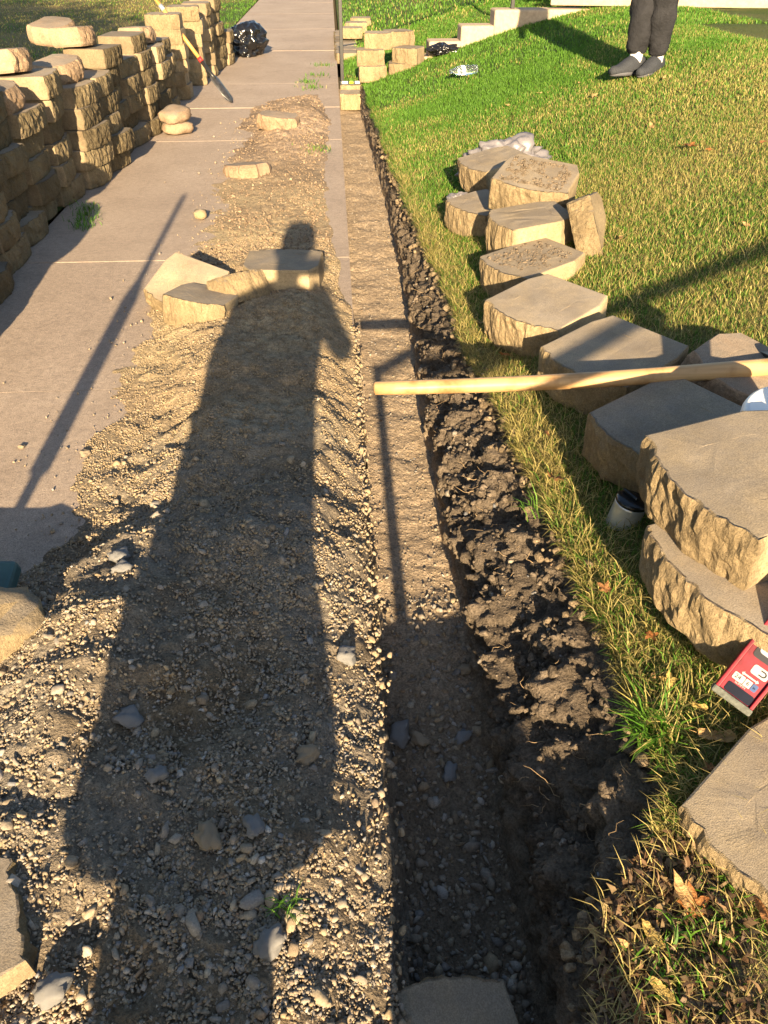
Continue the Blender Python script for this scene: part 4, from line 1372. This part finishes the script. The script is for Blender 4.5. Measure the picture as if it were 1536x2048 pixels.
# ------------------------------------------------------------------ crumpled bags
def bag_mesh(name, s, seed, amp=0.35, freq=1.6, fold=0.16):
    V, F = ico(5)
    n1 = fbm(V[:, 0] * freq + seed, V[:, 1] * freq, V[:, 2] * freq + seed * 2, 4)
    n2 = np.abs(perlin(V[:, 0] * 2.0 + seed, V[:, 1] * 2.0, V[:, 2] * 2.8)) * 1.6
    n3 = np.abs(perlin(V[:, 0] * 6 + seed, V[:, 1] * 6, V[:, 2] * 8))
    V = V * (1 + amp * n1 - fold * n2 - fold * 0.22 * n3)[:, None] * np.array(s)
    V[:, 2] = np.maximum(V[:, 2], -s[2] * 0.55)
    V[:, 2] -= V[:, 2].min()
    return fast_mesh(name, V, F, smooth=True)


o = link('trash_bag', bag_mesh('bag', (0.28, 0.34, 0.27), 3.3, 0.3, 1.1, 0.16), M['black_plastic'])
o.location = (-1.28, 13.0, 0.0)
o.rotation_euler = (0, R(12), R(20))
tag(o, 'crumpled black plastic bag on the sidewalk beyond the stack', 'trash bag')
o = link('trash_bag', bag_mesh('bag', (0.17, 0.10, 0.07), 8.1), M['black_plastic'])
o.location = (1.26, 10.04, lz(1.26, 10.04) + 0.01)
tag(o, 'small black plastic bag lying against the concrete steps', 'trash bag')
M['grey_plastic'] = simple_mat('dusty_grey_plastic', (0.15, 0.14, 0.15), 0.4, var=0.15, scale=10, bstr=0.3, bdist=0.01, spec=0.4)
o = link('plastic_sack', bag_mesh('bag', (0.25, 0.14, 0.14), 5.7, 0.4, 1.9, 0.22), M['grey_plastic'])
o.location = (1.02, 4.92, lz(1.0, 4.9) - 0.02)
o.rotation_euler = (0, 0, R(-8))
tag(o, 'crumpled translucent grey plastic sack behind the farthest lawn block', 'plastic sack')
o = link('plastic_sack', bag_mesh('bag', (0.07, 0.06, 0.05), 1.7), M['grey_plastic'])
o.location = (0.69, 4.55, lz(0.69, 4.55))
tag(o, 'small scrap of grey sack in the shade beside the farthest lawn block', 'plastic sack')

# ------------------------------------------------------------------ bottles
M['clear'] = simple_mat('clear_plastic', (0.80, 0.88, 0.90), 0.16, var=0.05, bstr=0.3, bdist=0.004, spec=0.6)
bs = [n for n in M['clear'].node_tree.nodes if n.type == 'BSDF_PRINCIPLED'][0]
bs.inputs['Transmission Weight'].default_value = 0.95
bs.inputs['IOR'].default_value = 1.2


def bottle(loc, rz, label, k=1.0):
    r_ = empty('plastic_bottle', loc, (R(90), 0, rz))
    tag(r_, label, 'bottle')
    prof = [(0.020, -0.11), (0.031, -0.106), (0.033, -0.08), (0.029, -0.05), (0.033, -0.03), (0.033, 0.035), (0.030, 0.05), (0.016, 0.085), (0.0125, 0.095), (0.0125, 0.104)]
    rr = [[(a * k * math.cos(t) * (1 + 0.08 * math.sin(3 * t + b * 60)), a * k * math.sin(t), b * k) for t in np.linspace(0, 2 * math.pi, 20, endpoint=False)] for a, b in prof]
    link('shell', bm_mesh('shell', loft(rr), True), M['clear'], r_)
    rr = [[(a * k * math.cos(t), a * k * math.sin(t), b * k) for t in np.linspace(0, 2 * math.pi, 20, endpoint=False)] for a, b in [(0.0342, 0.0), (0.0345, 0.005), (0.0345, 0.028), (0.0342, 0.032)]]
    link('paper_label', bm_mesh('label', loft(rr, cap=False), True), M['white'], r_)
    rr = [[(a * k * math.cos(t), a * k * math.sin(t), b * k) for t in np.linspace(0, 2 * math.pi, 20, endpoint=False)] for a, b in [(0.0145, 0.098), (0.0148, 0.112), (0.012, 0.114)]]
    link('bottle_cap', bm_mesh('cap', loft(rr), True), M['clear'], r_)


bottle((1.24, 8.32, lz(1.24, 8.32) + 0.065), R(-68), 'clear crushed water bottle lying on the green slope', 1.3)
bottle((1.04, 12.1, lz(1.04, 12.1) + 0.07), R(-12), 'clear water bottle lying on the grass beyond the block pile', 1.35)

# ------------------------------------------------------------------ far steps, posts, blocks
SY = 10.15
st = empty('concrete_steps', (0, SY, 0))
tag(st, 'stepped concrete curb climbing the slope to the right', 'steps')
STEPX = [0.10, 0.42, 0.76, 1.11, 1.47, 1.83]
for k, x0 in enumerate(STEPX):
    x1 = STEPX[k + 1] if k + 1 < len(STEPX) else 6.5
    zt = 0.150 * k + 0.0
    if k == 0:
        continue
    bm = box_bm(x1 - x0 + (0.0 if k == len(STEPX) - 1 else 0.02), 0.34 - 0.004 * k, zt + 0.4, 0.022, 3, c=((x0 + x1) / 2, 0.17, (zt - 0.4) / 2))
    link('step', bm_mesh('step', bm), M['steps'], st)


def post(loc, h, label, rail_dx=None):
    r_ = empty('handrail', loc)
    tag(r_, label, 'handrail')
    link('post', bm_mesh('post', box_bm(0.042, 0.042, h, 0.004, 2, c=(0, 0, h / 2))), M['steel_black'], r_)
    return r_


hr = post((0.105, 10.45, 0.0), 0.98, 'black steel handrail post standing at the foot of the far steps')
link('post', bm_mesh('post', box_bm(0.042, 0.042, 1.0, 0.004, 2, c=(1.95, -0.13, 0.75 + 0.5))), M['steel_black'], hr)
link('rail', tube_mesh('rail', [(-0.03, 0, 0.96), (0.9, 0, 1.34), (1.95, -0.13, 1.74), (3.2, -0.13, 1.76)], 0.022, 12), M['steel_black'], hr)

FG = 'buff blocks around the far post'
for (x, y, z, yaw, lab) in [(0.20, 10.02, -0.10, 88, 'block under the far post, a bubble level lying on it'), (0.19, 9.64, -0.13, 90, 'last block laid in the trench, below the bubble level'),
                            (0.44, 9.98, 0.09, 92, 'lower left block of the pile beside the far post'), (0.78, 10.0, 0.11, 88, 'lower right block of the pile beside the far post'),
                            (0.42, 10.05, 0.236, 90, 'middle block of the pile beside the far post'), (0.52, 10.20, 0.382, 86, 'top left block of the pile beside the far post'),
                            (0.86, 10.02, 0.255, 60, 'grey-topped block lying on the pile by the steps'), (0.76, 10.35, 0.385, 106, 'top right block of the pile beside the far post')]:
    put(BLK[random.randrange(NB)], (x, y, z), (0, 0, yaw), lab, group=FG, scale=(.9, .72 if 'laid' in lab or 'under the far' in lab else .88, 1.14))
# older wall running on past the steps
for k in range(7):
    put(BLKG[k % NB], (0.20, 12.6 + 0.43 * k, -0.04), (0, 0, 0), 'low wall block past the far post, %s from the steps' % ORD[k], group='low wall beyond the far post')
for k in range(3):
    put(BLK[k], (0.30 + 0.1 * k, 14.0 + 0.8 * k, 0.112), (0, 0, 85), 'buff block on the low wall past the far post, %s from the steps' % ORD[k], group='loose blocks on the low far wall')

# bubble level on the far block
bl = empty('bubble_level', (0.20, 9.93, 0.056), (0, 0, R(3)))
tag(bl, 'small dark level with white and yellow vials on the far block', 'bubble level')
link('body', bm_mesh('body', box_bm(0.26, 0.028, 0.035, 0.004, 2, c=(0, 0, 0.018))), M['steel_black'], bl)
M['vial_y'] = simple_mat('vial_yellow', (0.6, 0.75, 0.02), 0.3, var=0.05)
for dx, mt, nm in ((-0.075, 'white', 'sticker'), (0.0, 'vial_y', 'vial'), (0.075, 'white', 'sticker')):
    link(nm, bm_mesh(nm, box_bm(0.065 if nm == 'sticker' else 0.04, 0.030, 0.024, 0.002, 1, c=(dx, -0.0015, 0.0245))), M[mt], bl)

# edging and mulch bed at the top of the slope
ed = link('edging', bm_mesh('edging', box_bm(6.0, 0.10, 0.16, 0.012, 2)), M['steps'])
ed.location = (5.4, 9.6, 0.86)
ed.rotation_euler = (0, 0, R(-14))
tag(ed, 'low concrete edging strip along the top of the lawn', 'edging')
n = 2600
x = RNG.uniform(2.6, 8, n)
y = 10.0 + RNG.random(n) * 2.2 - (x - 5.4) * 0.25
p = np.stack([x, y, np.full(n, 0.86)], -1)
tag(link('mulch', pebble_mesh('mulch', p, RNG.uniform(0.02, 0.05, n), np.array([0.20, 0.11, 0.06]) * RNG.uniform(0.4, 1.5, n)[:, None], ICO1, 0.3, 0.4), M['soil']), 'brown bark mulch behind the edging at the top of the slope', 'mulch', kind='stuff')

# ------------------------------------------------------------------ fallen leaves
def leaf_mesh(seed, lobes=True):
    rng = np.random.default_rng(seed)
    bm = bmesh.new()
    n = 40
    ring = []
    for k in range(n):
        t = 2 * math.pi * k / n
        if lobes:
            r_ = 0.62 + 0.30 * math.cos(5 * t) * (0.6 + 0.4 * math.cos(t)) + 0.08 * math.cos(15 * t) + 0.1 * math.cos(t)
        else:
            r_ = 0.36 + 0.50 * abs(math.cos(t)) ** 3 + 0.05 * math.cos(11 * t)
        ring.append((r_ * math.cos(t), r_ * math.sin(t) * (1 if lobes else 0.8)))
    curl = rng.uniform(0.25, 0.75)
    tw = rng.uniform(-0.5, 0.5)

    def zz(x, y):
        return curl * (0.55 * y * y + 0.3 * x * x) + tw * x * y * 0.5 + 0.22 * math.sin(5 * x + seed) * abs(y) + 0.12 * math.sin(6 * y + 3 * x + seed) - 0.06 * (abs(y) < 0.02)
    rows = []
    for f in (0.33, 0.66, 1.0):
        rows.append([bm.verts.new((x * f, y * f, zz(x * f, y * f))) for x, y in ring])
    c = bm.verts.new((0, 0, -0.02))
    for k in range(n):
        q = (k + 1) % n
        bm.faces.new((c, rows[0][k], rows[0][q]))
        for a in range(2):
            bm.faces.new((rows[a][k], rows[a + 1][k], rows[a + 1][q], rows[a][q]))
    # stalk
    rr = tube_rings([(-0.35, 0, 0.0), (-0.8, 0.02, 0.05), (-1.25, 0.1, 0.16)], [0.02, 0.016, 0.014], 5)
    vs = [[bm.verts.new(p_) for p_ in r_] for r_ in rr]
    for a in range(2):
        for b in range(5):
            bm.faces.new((vs[a][b], vs[a][(b + 1) % 5], vs[a + 1][(b + 1) % 5], vs[a + 1][b]))
    return bm_mesh('leaf', bm, True)


def leaf_mat(name, c1, c2):
    m, nt, b = new_mat(name)
    co = objcoord(nt)
    n = noise(nt, 2.6, 5, 0.65, co)
    r_ = ramp(nt, n.outputs[0], [(0.35, c1), (0.65, c2)])
    nt.links.new(r_.outputs[0], b.inputs['Base Color'])
    b.inputs['Roughness'].default_value = 0.6
    vn = noise(nt, 5, 4, 0.6, co)
    bump(nt, b, vn.outputs[0], 0.4, 0.08)
    out = [q for q in nt.nodes if q.type == 'OUTPUT_MATERIAL'][0]
    tr = nd(nt, 'ShaderNodeBsdfTranslucent')
    nt.links.new(r_.outputs[0], tr.inputs[0])
    ms = nd(nt, 'ShaderNodeMixShader')
    ms.inputs[0].default_value = 0.25
    nt.links.new(b.outputs[0], ms.inputs[1])
    nt.links.new(tr.outputs[0], ms.inputs[2])
    nt.links.new(ms.outputs[0], out.inputs[0])
    return m


LM = {'brown': leaf_mat('leaf_brown', (0.28, 0.12, 0.05), (0.40, 0.20, 0.08)), 'yellow': leaf_mat('leaf_yellow', (0.40, 0.27, 0.07), (0.50, 0.37, 0.13)),
      'tan': leaf_mat('leaf_tan', (0.40, 0.24, 0.10), (0.52, 0.34, 0.15)), 'orange': leaf_mat('leaf_orange', (0.30, 0.11, 0.035), (0.38, 0.17, 0.055))}
LEAF = {}
for cn in LM:
    for q in range(2):
        m_ = leaf_mesh(3 + q + len(cn) * 2, lobes=(q == 0))
        m_.materials.append(LM[cn])
        LEAF[(cn, q)] = m_


def leaf(x, y, r_, cn, q, label, group=None, dz=0.02, tilt=None):
    o = link('fallen_leaf', LEAF[(cn, q)])
    o.location = (x, y, lz(x, y) + dz)
    a = tilt if tilt else (random.uniform(-25, 25), random.uniform(-25, 25))
    o.rotation_euler = (R(a[0]), R(a[1]), random.uniform(0, 6.28))
    o.scale = (r_, r_, r_)
    tag(o, label, 'leaf', group)


leaf(0.535, 0.605, 0.038, 'tan', 0, 'large curled tan leaf below the bottom right block', dz=0.035, tilt=(20, -30))
leaf(0.55, 0.59, 0.034, 'orange', 0, 'dark orange leaf tucked under the large tan one', dz=0.02)
leaf(0.645, 0.545, 0.036, 'brown', 0, 'brown leaf at the right edge below the bottom right block', dz=0.03, tilt=(30, 10))
leaf(0.47, 0.555, 0.030, 'yellow', 1, 'pale yellow leaf folded near the trench corner', dz=0.03)
leaf(0.46, 0.475, 0.026, 'yellow', 1, 'small cream leaf at the bottom of the lawn', dz=0.03)
leaf(0.44, 0.54, 0.034, 'tan', 0, 'crumpled tan leaf under the folded yellow one', dz=0.012)
leaf(0.40, 0.50, 0.030, 'brown', 0, 'rust brown leaf at the trench corner beside small weeds', dz=0.012)
leaf(0.42, 0.45, 0.034, 'brown', 1, 'long brown leaf along the bottom edge of the lawn', dz=0.015)
leaf(0.39, 0.575, 0.022, 'tan', 1, 'withered leaf hanging over the trench corner', dz=0.02)
leaf(0.655, 1.03, 0.022, 'yellow', 0, 'yellow leaf at the foot of the near stack', dz=0.03)
leaf(0.685, 0.95, 0.024, 'yellow', 1, 'small yellow leaf near the end of the red level', dz=0.035)
leaf(0.66, 1.16, 0.020, 'orange', 0, 'orange leaf between the near stack and the bank', dz=0.03)
leaf(0.61, 1.33, 0.022, 'brown', 0, 'rust leaf in the turf left of the near stack', dz=0.03)
leaf(0.70, 0.89, 0.04, 'tan', 1, 'grey-tan leaf in the shade under the red level', dz=0.015)
leaf(0.60, 1.80, 0.035, 'brown', 0, 'curled brown leaf on the turf strip left of the mug', dz=0.03)
leaf(0.76, 1.98, 0.030, 'brown', 0, 'pinkish brown leaf in the shade of the block under the handle', dz=0.03)
leaf(0.73, 1.80, 0.032, 'brown', 0, 'star-shaped brown leaf beside the block under the handle', dz=0.03)
leaf(0.60, 2.60, 0.030, 'orange', 0, 'orange leaf on the turf edge below the clean-topped block', dz=0.03)
leaf(1.85, 4.28, 0.05, 'orange', 0, 'orange leaf alone on the dry lawn upslope', dz=0.035)
CW = {'brown': 'rust brown', 'orange': 'orange', 'tan': 'tan'}
spots = sorted([(random.uniform(1.2, 2.6), random.uniform(2.4, 7.0)) for k in range(14)], key=lambda q: q[1])
for k, (x, y) in enumerate(spots):
    cn = random.choice(['brown', 'orange', 'tan'])
    leaf(x, y, random.uniform(0.022, 0.035), cn, k % 2, 'small %s leaf on the mown slope, %s nearest of the scatter there' % (CW[cn], ORD[k]), 'small dry leaves on the lawn', dz=0.025)
for k, y in enumerate(sorted(random.uniform(0.8, 3.2) for k in range(10))):
    x = float(edge_x(y)) + random.uniform(0.03, 0.2)
    cn = random.choice(['brown', 'tan'])
    leaf(x, y, random.uniform(0.014, 0.024), cn, k % 2, 'small %s leaf in the turf strip along the trench, %s nearest of them' % (CW[cn], ORD[k]), 'small leaves along the trench edge', dz=0.02)

# ------------------------------------------------------------------ people
def skin_body(name, joints, edges, root, mat):
    me = bpy.data.meshes.new(name)
    names = list(joints)
    me.from_pydata([joints[k][0] for k in names], [(names.index(a), names.index(b)) for a, b in edges], [])
    me.update()
    o = link(name, me, mat)
    md = o.modifiers.new('skin', 'SKIN')
    md.use_smooth_shade = True
    for k, nme in enumerate(names):
        sv = me.skin_vertices[0].data[k]
        r_ = joints[nme][1]
        sv.radius = (r_, r_) if not hasattr(r_, '__len__') else r_
        sv.use_root = (nme == root)
    sb = o.modifiers.new('sub', 'SUBSURF')
    sb.levels = 2
    sb.render_levels = 2
    return o


def shoe_mesh(L=0.30, w=0.105, h=0.112):
    rr = []
    for t in np.linspace(0, 1, 14):
        y = (t - 0.25) * L
        ww = w / 2 * (0.62 + 0.55 * math.sin(math.pi * min(1, t * 0.9 + 0.12)) * (0.7 + 0.3 * t)) * (1 if t < 0.9 else 1 - 0.35 * (t - 0.9) / 0.1)
        hh = h * (1.0 - 0.55 * ss(0.3, 0.85, t)) * (0.85 + 0.15 * ss(0, 0.1, t)) * (1 if t < 0.93 else 0.75)
        rr.append([(ww * math.cos(a) * (1.0 if math.sin(a) < 0 else 0.9), y, hh * 0.5 + hh * 0.5 * (math.sin(a) if math.sin(a) > 0 else max(-1, 2.2 * math.sin(a)))) for a in np.linspace(0, 2 * math.pi, 20, endpoint=False)])
    return bm_mesh('shoe', loft(rr), True)


def leg_loft(pts, rad, seed, folds=0.010, m=28):
    pts = [Vector(p) for p in pts]
    # resample
    tt = np.linspace(0, len(pts) - 1, 48)
    P_ = [pts[int(min(t, len(pts) - 1.001))].lerp(pts[int(min(t, len(pts) - 1.001)) + 1], t - int(min(t, len(pts) - 1.001))) for t in tt]
    R_ = np.interp(tt, range(len(pts)), rad)
    rings = np.array(tube_rings(P_, R_, m))
    c = np.array([p[:] for p in P_])[:, None]
    d = rings - c
    ns = fbm(rings[..., 0] * 7 + seed, rings[..., 1] * 7, rings[..., 2] * 8 + rings[..., 0] * 6, 3)
    ns2 = 0.4 - np.abs(perlin(rings[..., 0] * 6 + seed, rings[..., 1] * 6, rings[..., 2] * 9 + rings[..., 0] * 14))
    k = 1 + (folds * ns + folds * 1.3 * ns2) / np.maximum(R_[:, None], 0.02)
    return c + d * k[..., None]


# worker on the lawn, seen from the calves down
fx_, fy_ = 2.27, 6.30
fz = lz(fx_, fy_)
face = math.atan2(-0.55, -0.83)                     # facing direction
yaw = face - math.pi / 2
J = {'pelvis': ((0, 0, 0.95), (0.15, 0.11)), 'spine': ((0, 0.0, 1.15), (0.14, 0.10)), 'chest': ((0, 0.01, 1.36), (0.17, 0.11)), 'neck': ((0, 0.02, 1.52), 0.055), 'jaw': ((0, 0.05, 1.60), (0.065, 0.075)),
     'head': ((0, 0.03, 1.70), (0.075, 0.092)), 'crown': ((0, 0.02, 1.77), 0.06),
     'shl': ((-0.19, 0.01, 1.43), 0.062), 'ell': ((-0.25, 0.0, 1.14), 0.045), 'wrl': ((-0.24, 0.16, 0.93), 0.03), 'hal': ((-0.23, 0.22, 0.87), (0.04, 0.022)),
     'shr': ((0.19, 0.01, 1.43), 0.062), 'elr': ((0.26, 0.0, 1.14), 0.045), 'wrr': ((0.24, 0.15, 0.93), 0.03), 'har': ((0.23, 0.21, 0.87), (0.04, 0.022)),
     'hil': ((-0.075, 0, 0.86), 0.09), 'knl': ((-0.06, 0.0, 0.50), 0.062), 'anl': ((-0.045, -0.05, 0.10), 0.034), 'ftl': ((-0.045, 0.04, 0.03), 0.018),
     'hir': ((0.075, 0, 0.86), 0.09), 'knr': ((0.07, 0.05, 0.50), 0.062), 'anr': ((0.055, 0.06, 0.10), 0.034), 'ftr': ((0.055, 0.15, 0.03), 0.018)}
E_ = [('pelvis', 'spine'), ('spine', 'chest'), ('chest', 'neck'), ('neck', 'jaw'), ('jaw', 'head'), ('head', 'crown'), ('chest', 'shl'), ('shl', 'ell'), ('ell', 'wrl'), ('wrl', 'hal'), ('chest', 'shr'), ('shr', 'elr'), ('elr', 'wrr'), ('wrr', 'har'),
      ('pelvis', 'hil'), ('hil', 'knl'), ('knl', 'anl'), ('anl', 'ftl'), ('pelvis', 'hir'), ('hir', 'knr'), ('knr', 'anr'), ('anr', 'ftr')]
pr = empty('person', (fx_, fy_, fz), (0, 0, yaw))
tag(pr, 'person in dark loose trousers and dark sneakers standing on the lawn', 'person')
bd = skin_body('body', J, E_, 'pelvis', M['skin'])
bd.parent = pr
for s_, hp, kn, an, dzv in ((-1, 'hil', 'knl', 'anl', 0.05), (1, 'hir', 'knr', 'anr', -0.0)):
    h_, k_, a_n = [Vector(J[q][0]) for q in (hp, kn, an)]
    pts = [h_ + Vector((0, 0, 0.10)), h_, h_.lerp(k_, 0.5), k_, k_.lerp(a_n, 0.35), k_.lerp(a_n, 0.7), k_.lerp(a_n, 0.90), k_.lerp(a_n, 1.0) + Vector((0, 0, 0.02))]
    rg = leg_loft(pts, [0.125, 0.112, 0.098, 0.088, 0.086, 0.074, 0.062, 0.052], 3.1 * s_ + 5, 0.012)
    o = link('trouser_leg', bm_mesh('trouser', loft(rg), True), M['dark_cloth'], pr)
    o = link('shoe', shoe_mesh(), M['shoe'], pr)
    o.location = (a_n.x, a_n.y, 0.005)
    o.rotation_euler = (0, 0, R(8 * -s_))
    sl = link('sole', bm_mesh('sole', loft([[(0.05 * math.cos(a) * (1 + 0.12 * math.sin(a)), 0.072 + 0.147 * math.sin(a), z_) for a in np.linspace(0, 2 * math.pi, 28, endpoint=False)] for z_ in (-0.012, 0.014)]), True), M['sole'], o)
    o = link('sock', tube_mesh('sock', [a_n + Vector((0, 0, -0.03)), a_n + Vector((0, 0, 0.025)), a_n + Vector((0, 0, 0.05))], [0.047, 0.045, 0.043], 16), M['sock'], pr)
rgs = []
for z_, rx_, ry_ in [(0.84, 0.19, 0.14), (0.95, 0.185, 0.135), (1.1, 0.175, 0.125), (1.3, 0.20, 0.13), (1.42, 0.205, 0.12), (1.50, 0.10, 0.075)]:
    rgs.append([(rx_ * math.cos(a), ry_ * math.sin(a) + 0.01, z_) for a in np.linspace(0, 2 * math.pi, 28, endpoint=False)])
link('shirt', bm_mesh('shirt', loft(rgs, cap=False), True), M['shirt'], pr)
rgs = [[(r_ * math.cos(a), 0.01 + r_ * 1.12 * math.sin(a), z_) for a in np.linspace(0, 2 * math.pi, 20, endpoint=False)] for r_, z_ in [(0.085, 1.68), (0.098, 1.73), (0.094, 1.79), (0.07, 1.83), (0.02, 1.845)]]
link('hair', bm_mesh('hair', loft(rgs), True), M['hair'], pr)

# the photographer, standing behind the camera; only the shadow is in the picture
ph = empty('person', (-0.305, -0.38, 0.02))
tag(ph, 'photographer in a long loose coat, out of frame, casting the long shadow over the heap', 'person')
J2 = dict(J)
J2 = {k: ((v[0][0] * 0.95, v[0][1], v[0][2] * 0.925), v[1]) for k, v in J.items()}
for q in ('neck', 'jaw', 'head', 'crown'):
    J2[q] = ((0.025 if q == 'neck' else 0.05, J2[q][0][1], J2[q][0][2]), J2[q][1])
J2['elr'] = ((0.31, -0.02, 1.13), 0.046)
J2['wrr'] = ((0.19, 0.12, 1.30), 0.032)
J2['har'] = ((0.16, 0.17, 1.36), (0.04, 0.022))
J2['ell'] = ((-0.20, -0.02, 1.08), 0.046)
J2['wrl'] = ((-0.12, 0.14, 1.22), 0.032)
J2['hal'] = ((-0.06, 0.18, 1.30), (0.04, 0.022))
for q in ('anr', 'ftr'):
    J2[q] = ((0.075, J2[q][0][1] - 0.04, J2[q][0][2]), J2[q][1])
bd2 = skin_body('body', J2, E_, 'pelvis', M['skin'])
bd2.parent = ph
rgs = []
for z_, rx_, ry_ in [(0.515, 0.262, 0.17), (0.57, 0.255, 0.165), (0.68, 0.24, 0.155), (0.82, 0.226, 0.145), (0.95, 0.222, 0.135), (1.1, 0.222, 0.135), (1.25, 0.222, 0.13), (1.33, 0.20, 0.115), (1.385, 0.11, 0.085), (1.41, 0.075, 0.07)]:
    cx_ = float(np.interp(z_, [0.5, 0.8, 1.1, 1.3], [0.0, -0.028, -0.03, 0.0]))
    rgs.append([(cx_ + rx_ * math.cos(a), ry_ * math.sin(a), z_) for a in np.linspace(0, 2 * math.pi, 30, endpoint=False)])
link('coat', bm_mesh('coat', loft(rgs, cap=False), True), M['dark_cloth'], ph)
for s_, hp, kn, an in ((-1, 'hil', 'knl', 'anl'), (1, 'hir', 'knr', 'anr')):
    h_, k_, a_n = [Vector(J2[q][0]) for q in (hp, kn, an)]
    rg = leg_loft([h_, h_.lerp(k_, .5), k_, k_.lerp(a_n, .5), a_n], [0.095, 0.09, 0.082, 0.08, 0.078], s_, 0.008)
    link('trouser_leg', bm_mesh('trouser', loft(rg), True), M['dark_cloth'], ph)
    o = link('shoe', shoe_mesh(), M['shoe'], ph)
    o.location = (a_n.x, a_n.y, 0.0)
rgs = [[(r_ * math.cos(a), 0.02 + r_ * 1.12 * math.sin(a), z_) for a in np.linspace(0, 2 * math.pi, 20, endpoint=False)] for r_, z_ in [(0.095, 1.54), (0.10, 1.60), (0.098, 1.66), (0.075, 1.70), (0.02, 1.715)]]
link('hair', bm_mesh('hair', loft(rgs), True), M['hair'], ph).location = (0.05, 0, 0.01)
rgs = [[(0.055, 0.14 + a, 1.40 + b) for a, b in ((0, 0), (0.01, 0), (0.01, 0.08), (0, 0.08))], [(0.215, 0.14 + a, 1.40 + b) for a, b in ((0, 0), (0.01, 0), (0.01, 0.08), (0, 0.08))]]
phn = link('phone', bm_mesh('phone', loft(rgs)), M['black_plastic'])
phn.location = ph.location
tag(phn, 'phone held up by the photographer, out of frame', 'phone')

# handrail, steps and blocks behind the camera: they cast the thin rail shadow and shade the near trench
hr2 = empty('handrail', (0.14, -0.45, 0.0))
tag(hr2, 'handrail out of frame whose thin bent shadow runs along the trench', 'handrail')
link('post', bm_mesh('post', box_bm(0.042, 0.042, 1.07, 0.004, 2, c=(0, 0, 0.535))), M['steel_black'], hr2)
link('post', bm_mesh('post', box_bm(0.042, 0.042, 1.0, 0.004, 2, c=(2.6, 0, 1.49))), M['steel_black'], hr2)
link('rail', tube_mesh('rail', [(-0.01, 0, 1.045), (0.9, 0, 1.38), (1.8, 0, 1.71), (2.6, 0, 2.005)], 0.022, 12), M['steel_black'], hr2)
st2 = empty('concrete_steps', (0, -1.85, 0))
tag(st2, 'concrete steps out of frame behind the camera beside the trench end', 'steps')
for k in range(1, 6):
    bm = box_bm(0.37, 1.3 - 0.004 * k, 0.15 * k + 0.4, 0.02, 3, c=(0.25 + 0.36 * k, 0.65, (0.15 * k - 0.4) / 2))
    link('step', bm_mesh('step', bm), M['steps'], st2)
for k in range(4):
    put(BLK[k], (0.22 + 0.02 * (k % 2), -0.22, -0.15 + 0.139 * k), (0, 0, 90 + 4 * k), 'block of the small pile out of frame at the near trench end, %s course' % CRS[k], group='pile at the near trench end', scale=(1, 1, 1.0))

# ------------------------------------------------------------------ trees whose shade dapples the verge
def tree(x, y, h, rc, seed, label, n=2600):
    rng = np.random.default_rng(seed)
    r_ = empty('tree', (x, y, 0))
    tag(r_, label, 'tree')
    bm = bmesh.new()
    segs = [([(0, 0, -0.1), (0.05, 0, h * 0.25), (0, 0.05, h * 0.5), (0.05, 0, h * 0.9)], [0.22, 0.17, 0.13, 0.04])]
    for k in range(7):
        a = k * 2.4
        z0 = h * (0.3 + 0.06 * k)
        segs.append(([(0, 0, z0), (rc * 0.4 * math.cos(a), rc * 0.4 * math.sin(a), z0 + h * 0.12), (rc * 0.8 * math.cos(a), rc * 0.8 * math.sin(a), z0 + h * 0.2)], [0.09, 0.05, 0.02]))
    for pts_, rd in segs:
        rr = tube_rings(pts_, rd, 8)
        vs = [[bm.verts.new(c) for c in q] for q in rr]
        for i in range(len(vs) - 1):
            for j in range(8):
                bm.faces.new((vs[i][j], vs[i][(j + 1) % 8], vs[i + 1][(j + 1) % 8], vs[i + 1][j]))
    link('trunk', bm_mesh('trunk', bm, True), M['bark'], r_)
    cl = rng.normal(size=(40, 3))
    cl /= np.linalg.norm(cl, axis=1)[:, None]
    cl = cl * rng.uniform(0.35, 1.0, 40)[:, None] * np.array([rc, rc, h * 0.33]) + np.array([0, 0, h * 0.64])
    ctr = cl[rng.integers(0, 40, n)] + rng.normal(0, rc * 0.16, (n, 3))
    s = rng.uniform(0.06, 0.14, n)
    q = rand_rot(n)
    base = np.array([[-1, 0, 0], [0, -0.55, 0.1], [1, 0, 0], [0, 0.55, 0.1]])
    V = np.einsum('nij,mj->nmi', q, base) * s[:, None, None] + ctr[:, None]
    F = np.arange(n * 4).reshape(-1, 4)
    c = np.repeat(np.array([0.06, 0.10, 0.02]) * rng.uniform(0.6, 1.5, n)[:, None], 4, 0)
    link('crown', fast_mesh('crown', V.reshape(-1, 3), F, col=c), M['grass'], r_)


tree(-5.6, -3.0, 8.0, 2.7, 1, 'leafy tree out of frame whose shade dapples the verge nearest the stack', 9000)
tree(-10.5, -4.0, 9.0, 3.4, 2, 'second leafy tree out of frame shading the verge farther left', 9000)
tree(-7.8, 2.5, 7.0, 2.4, 3, 'third leafy tree out of frame behind the stack', 7000)
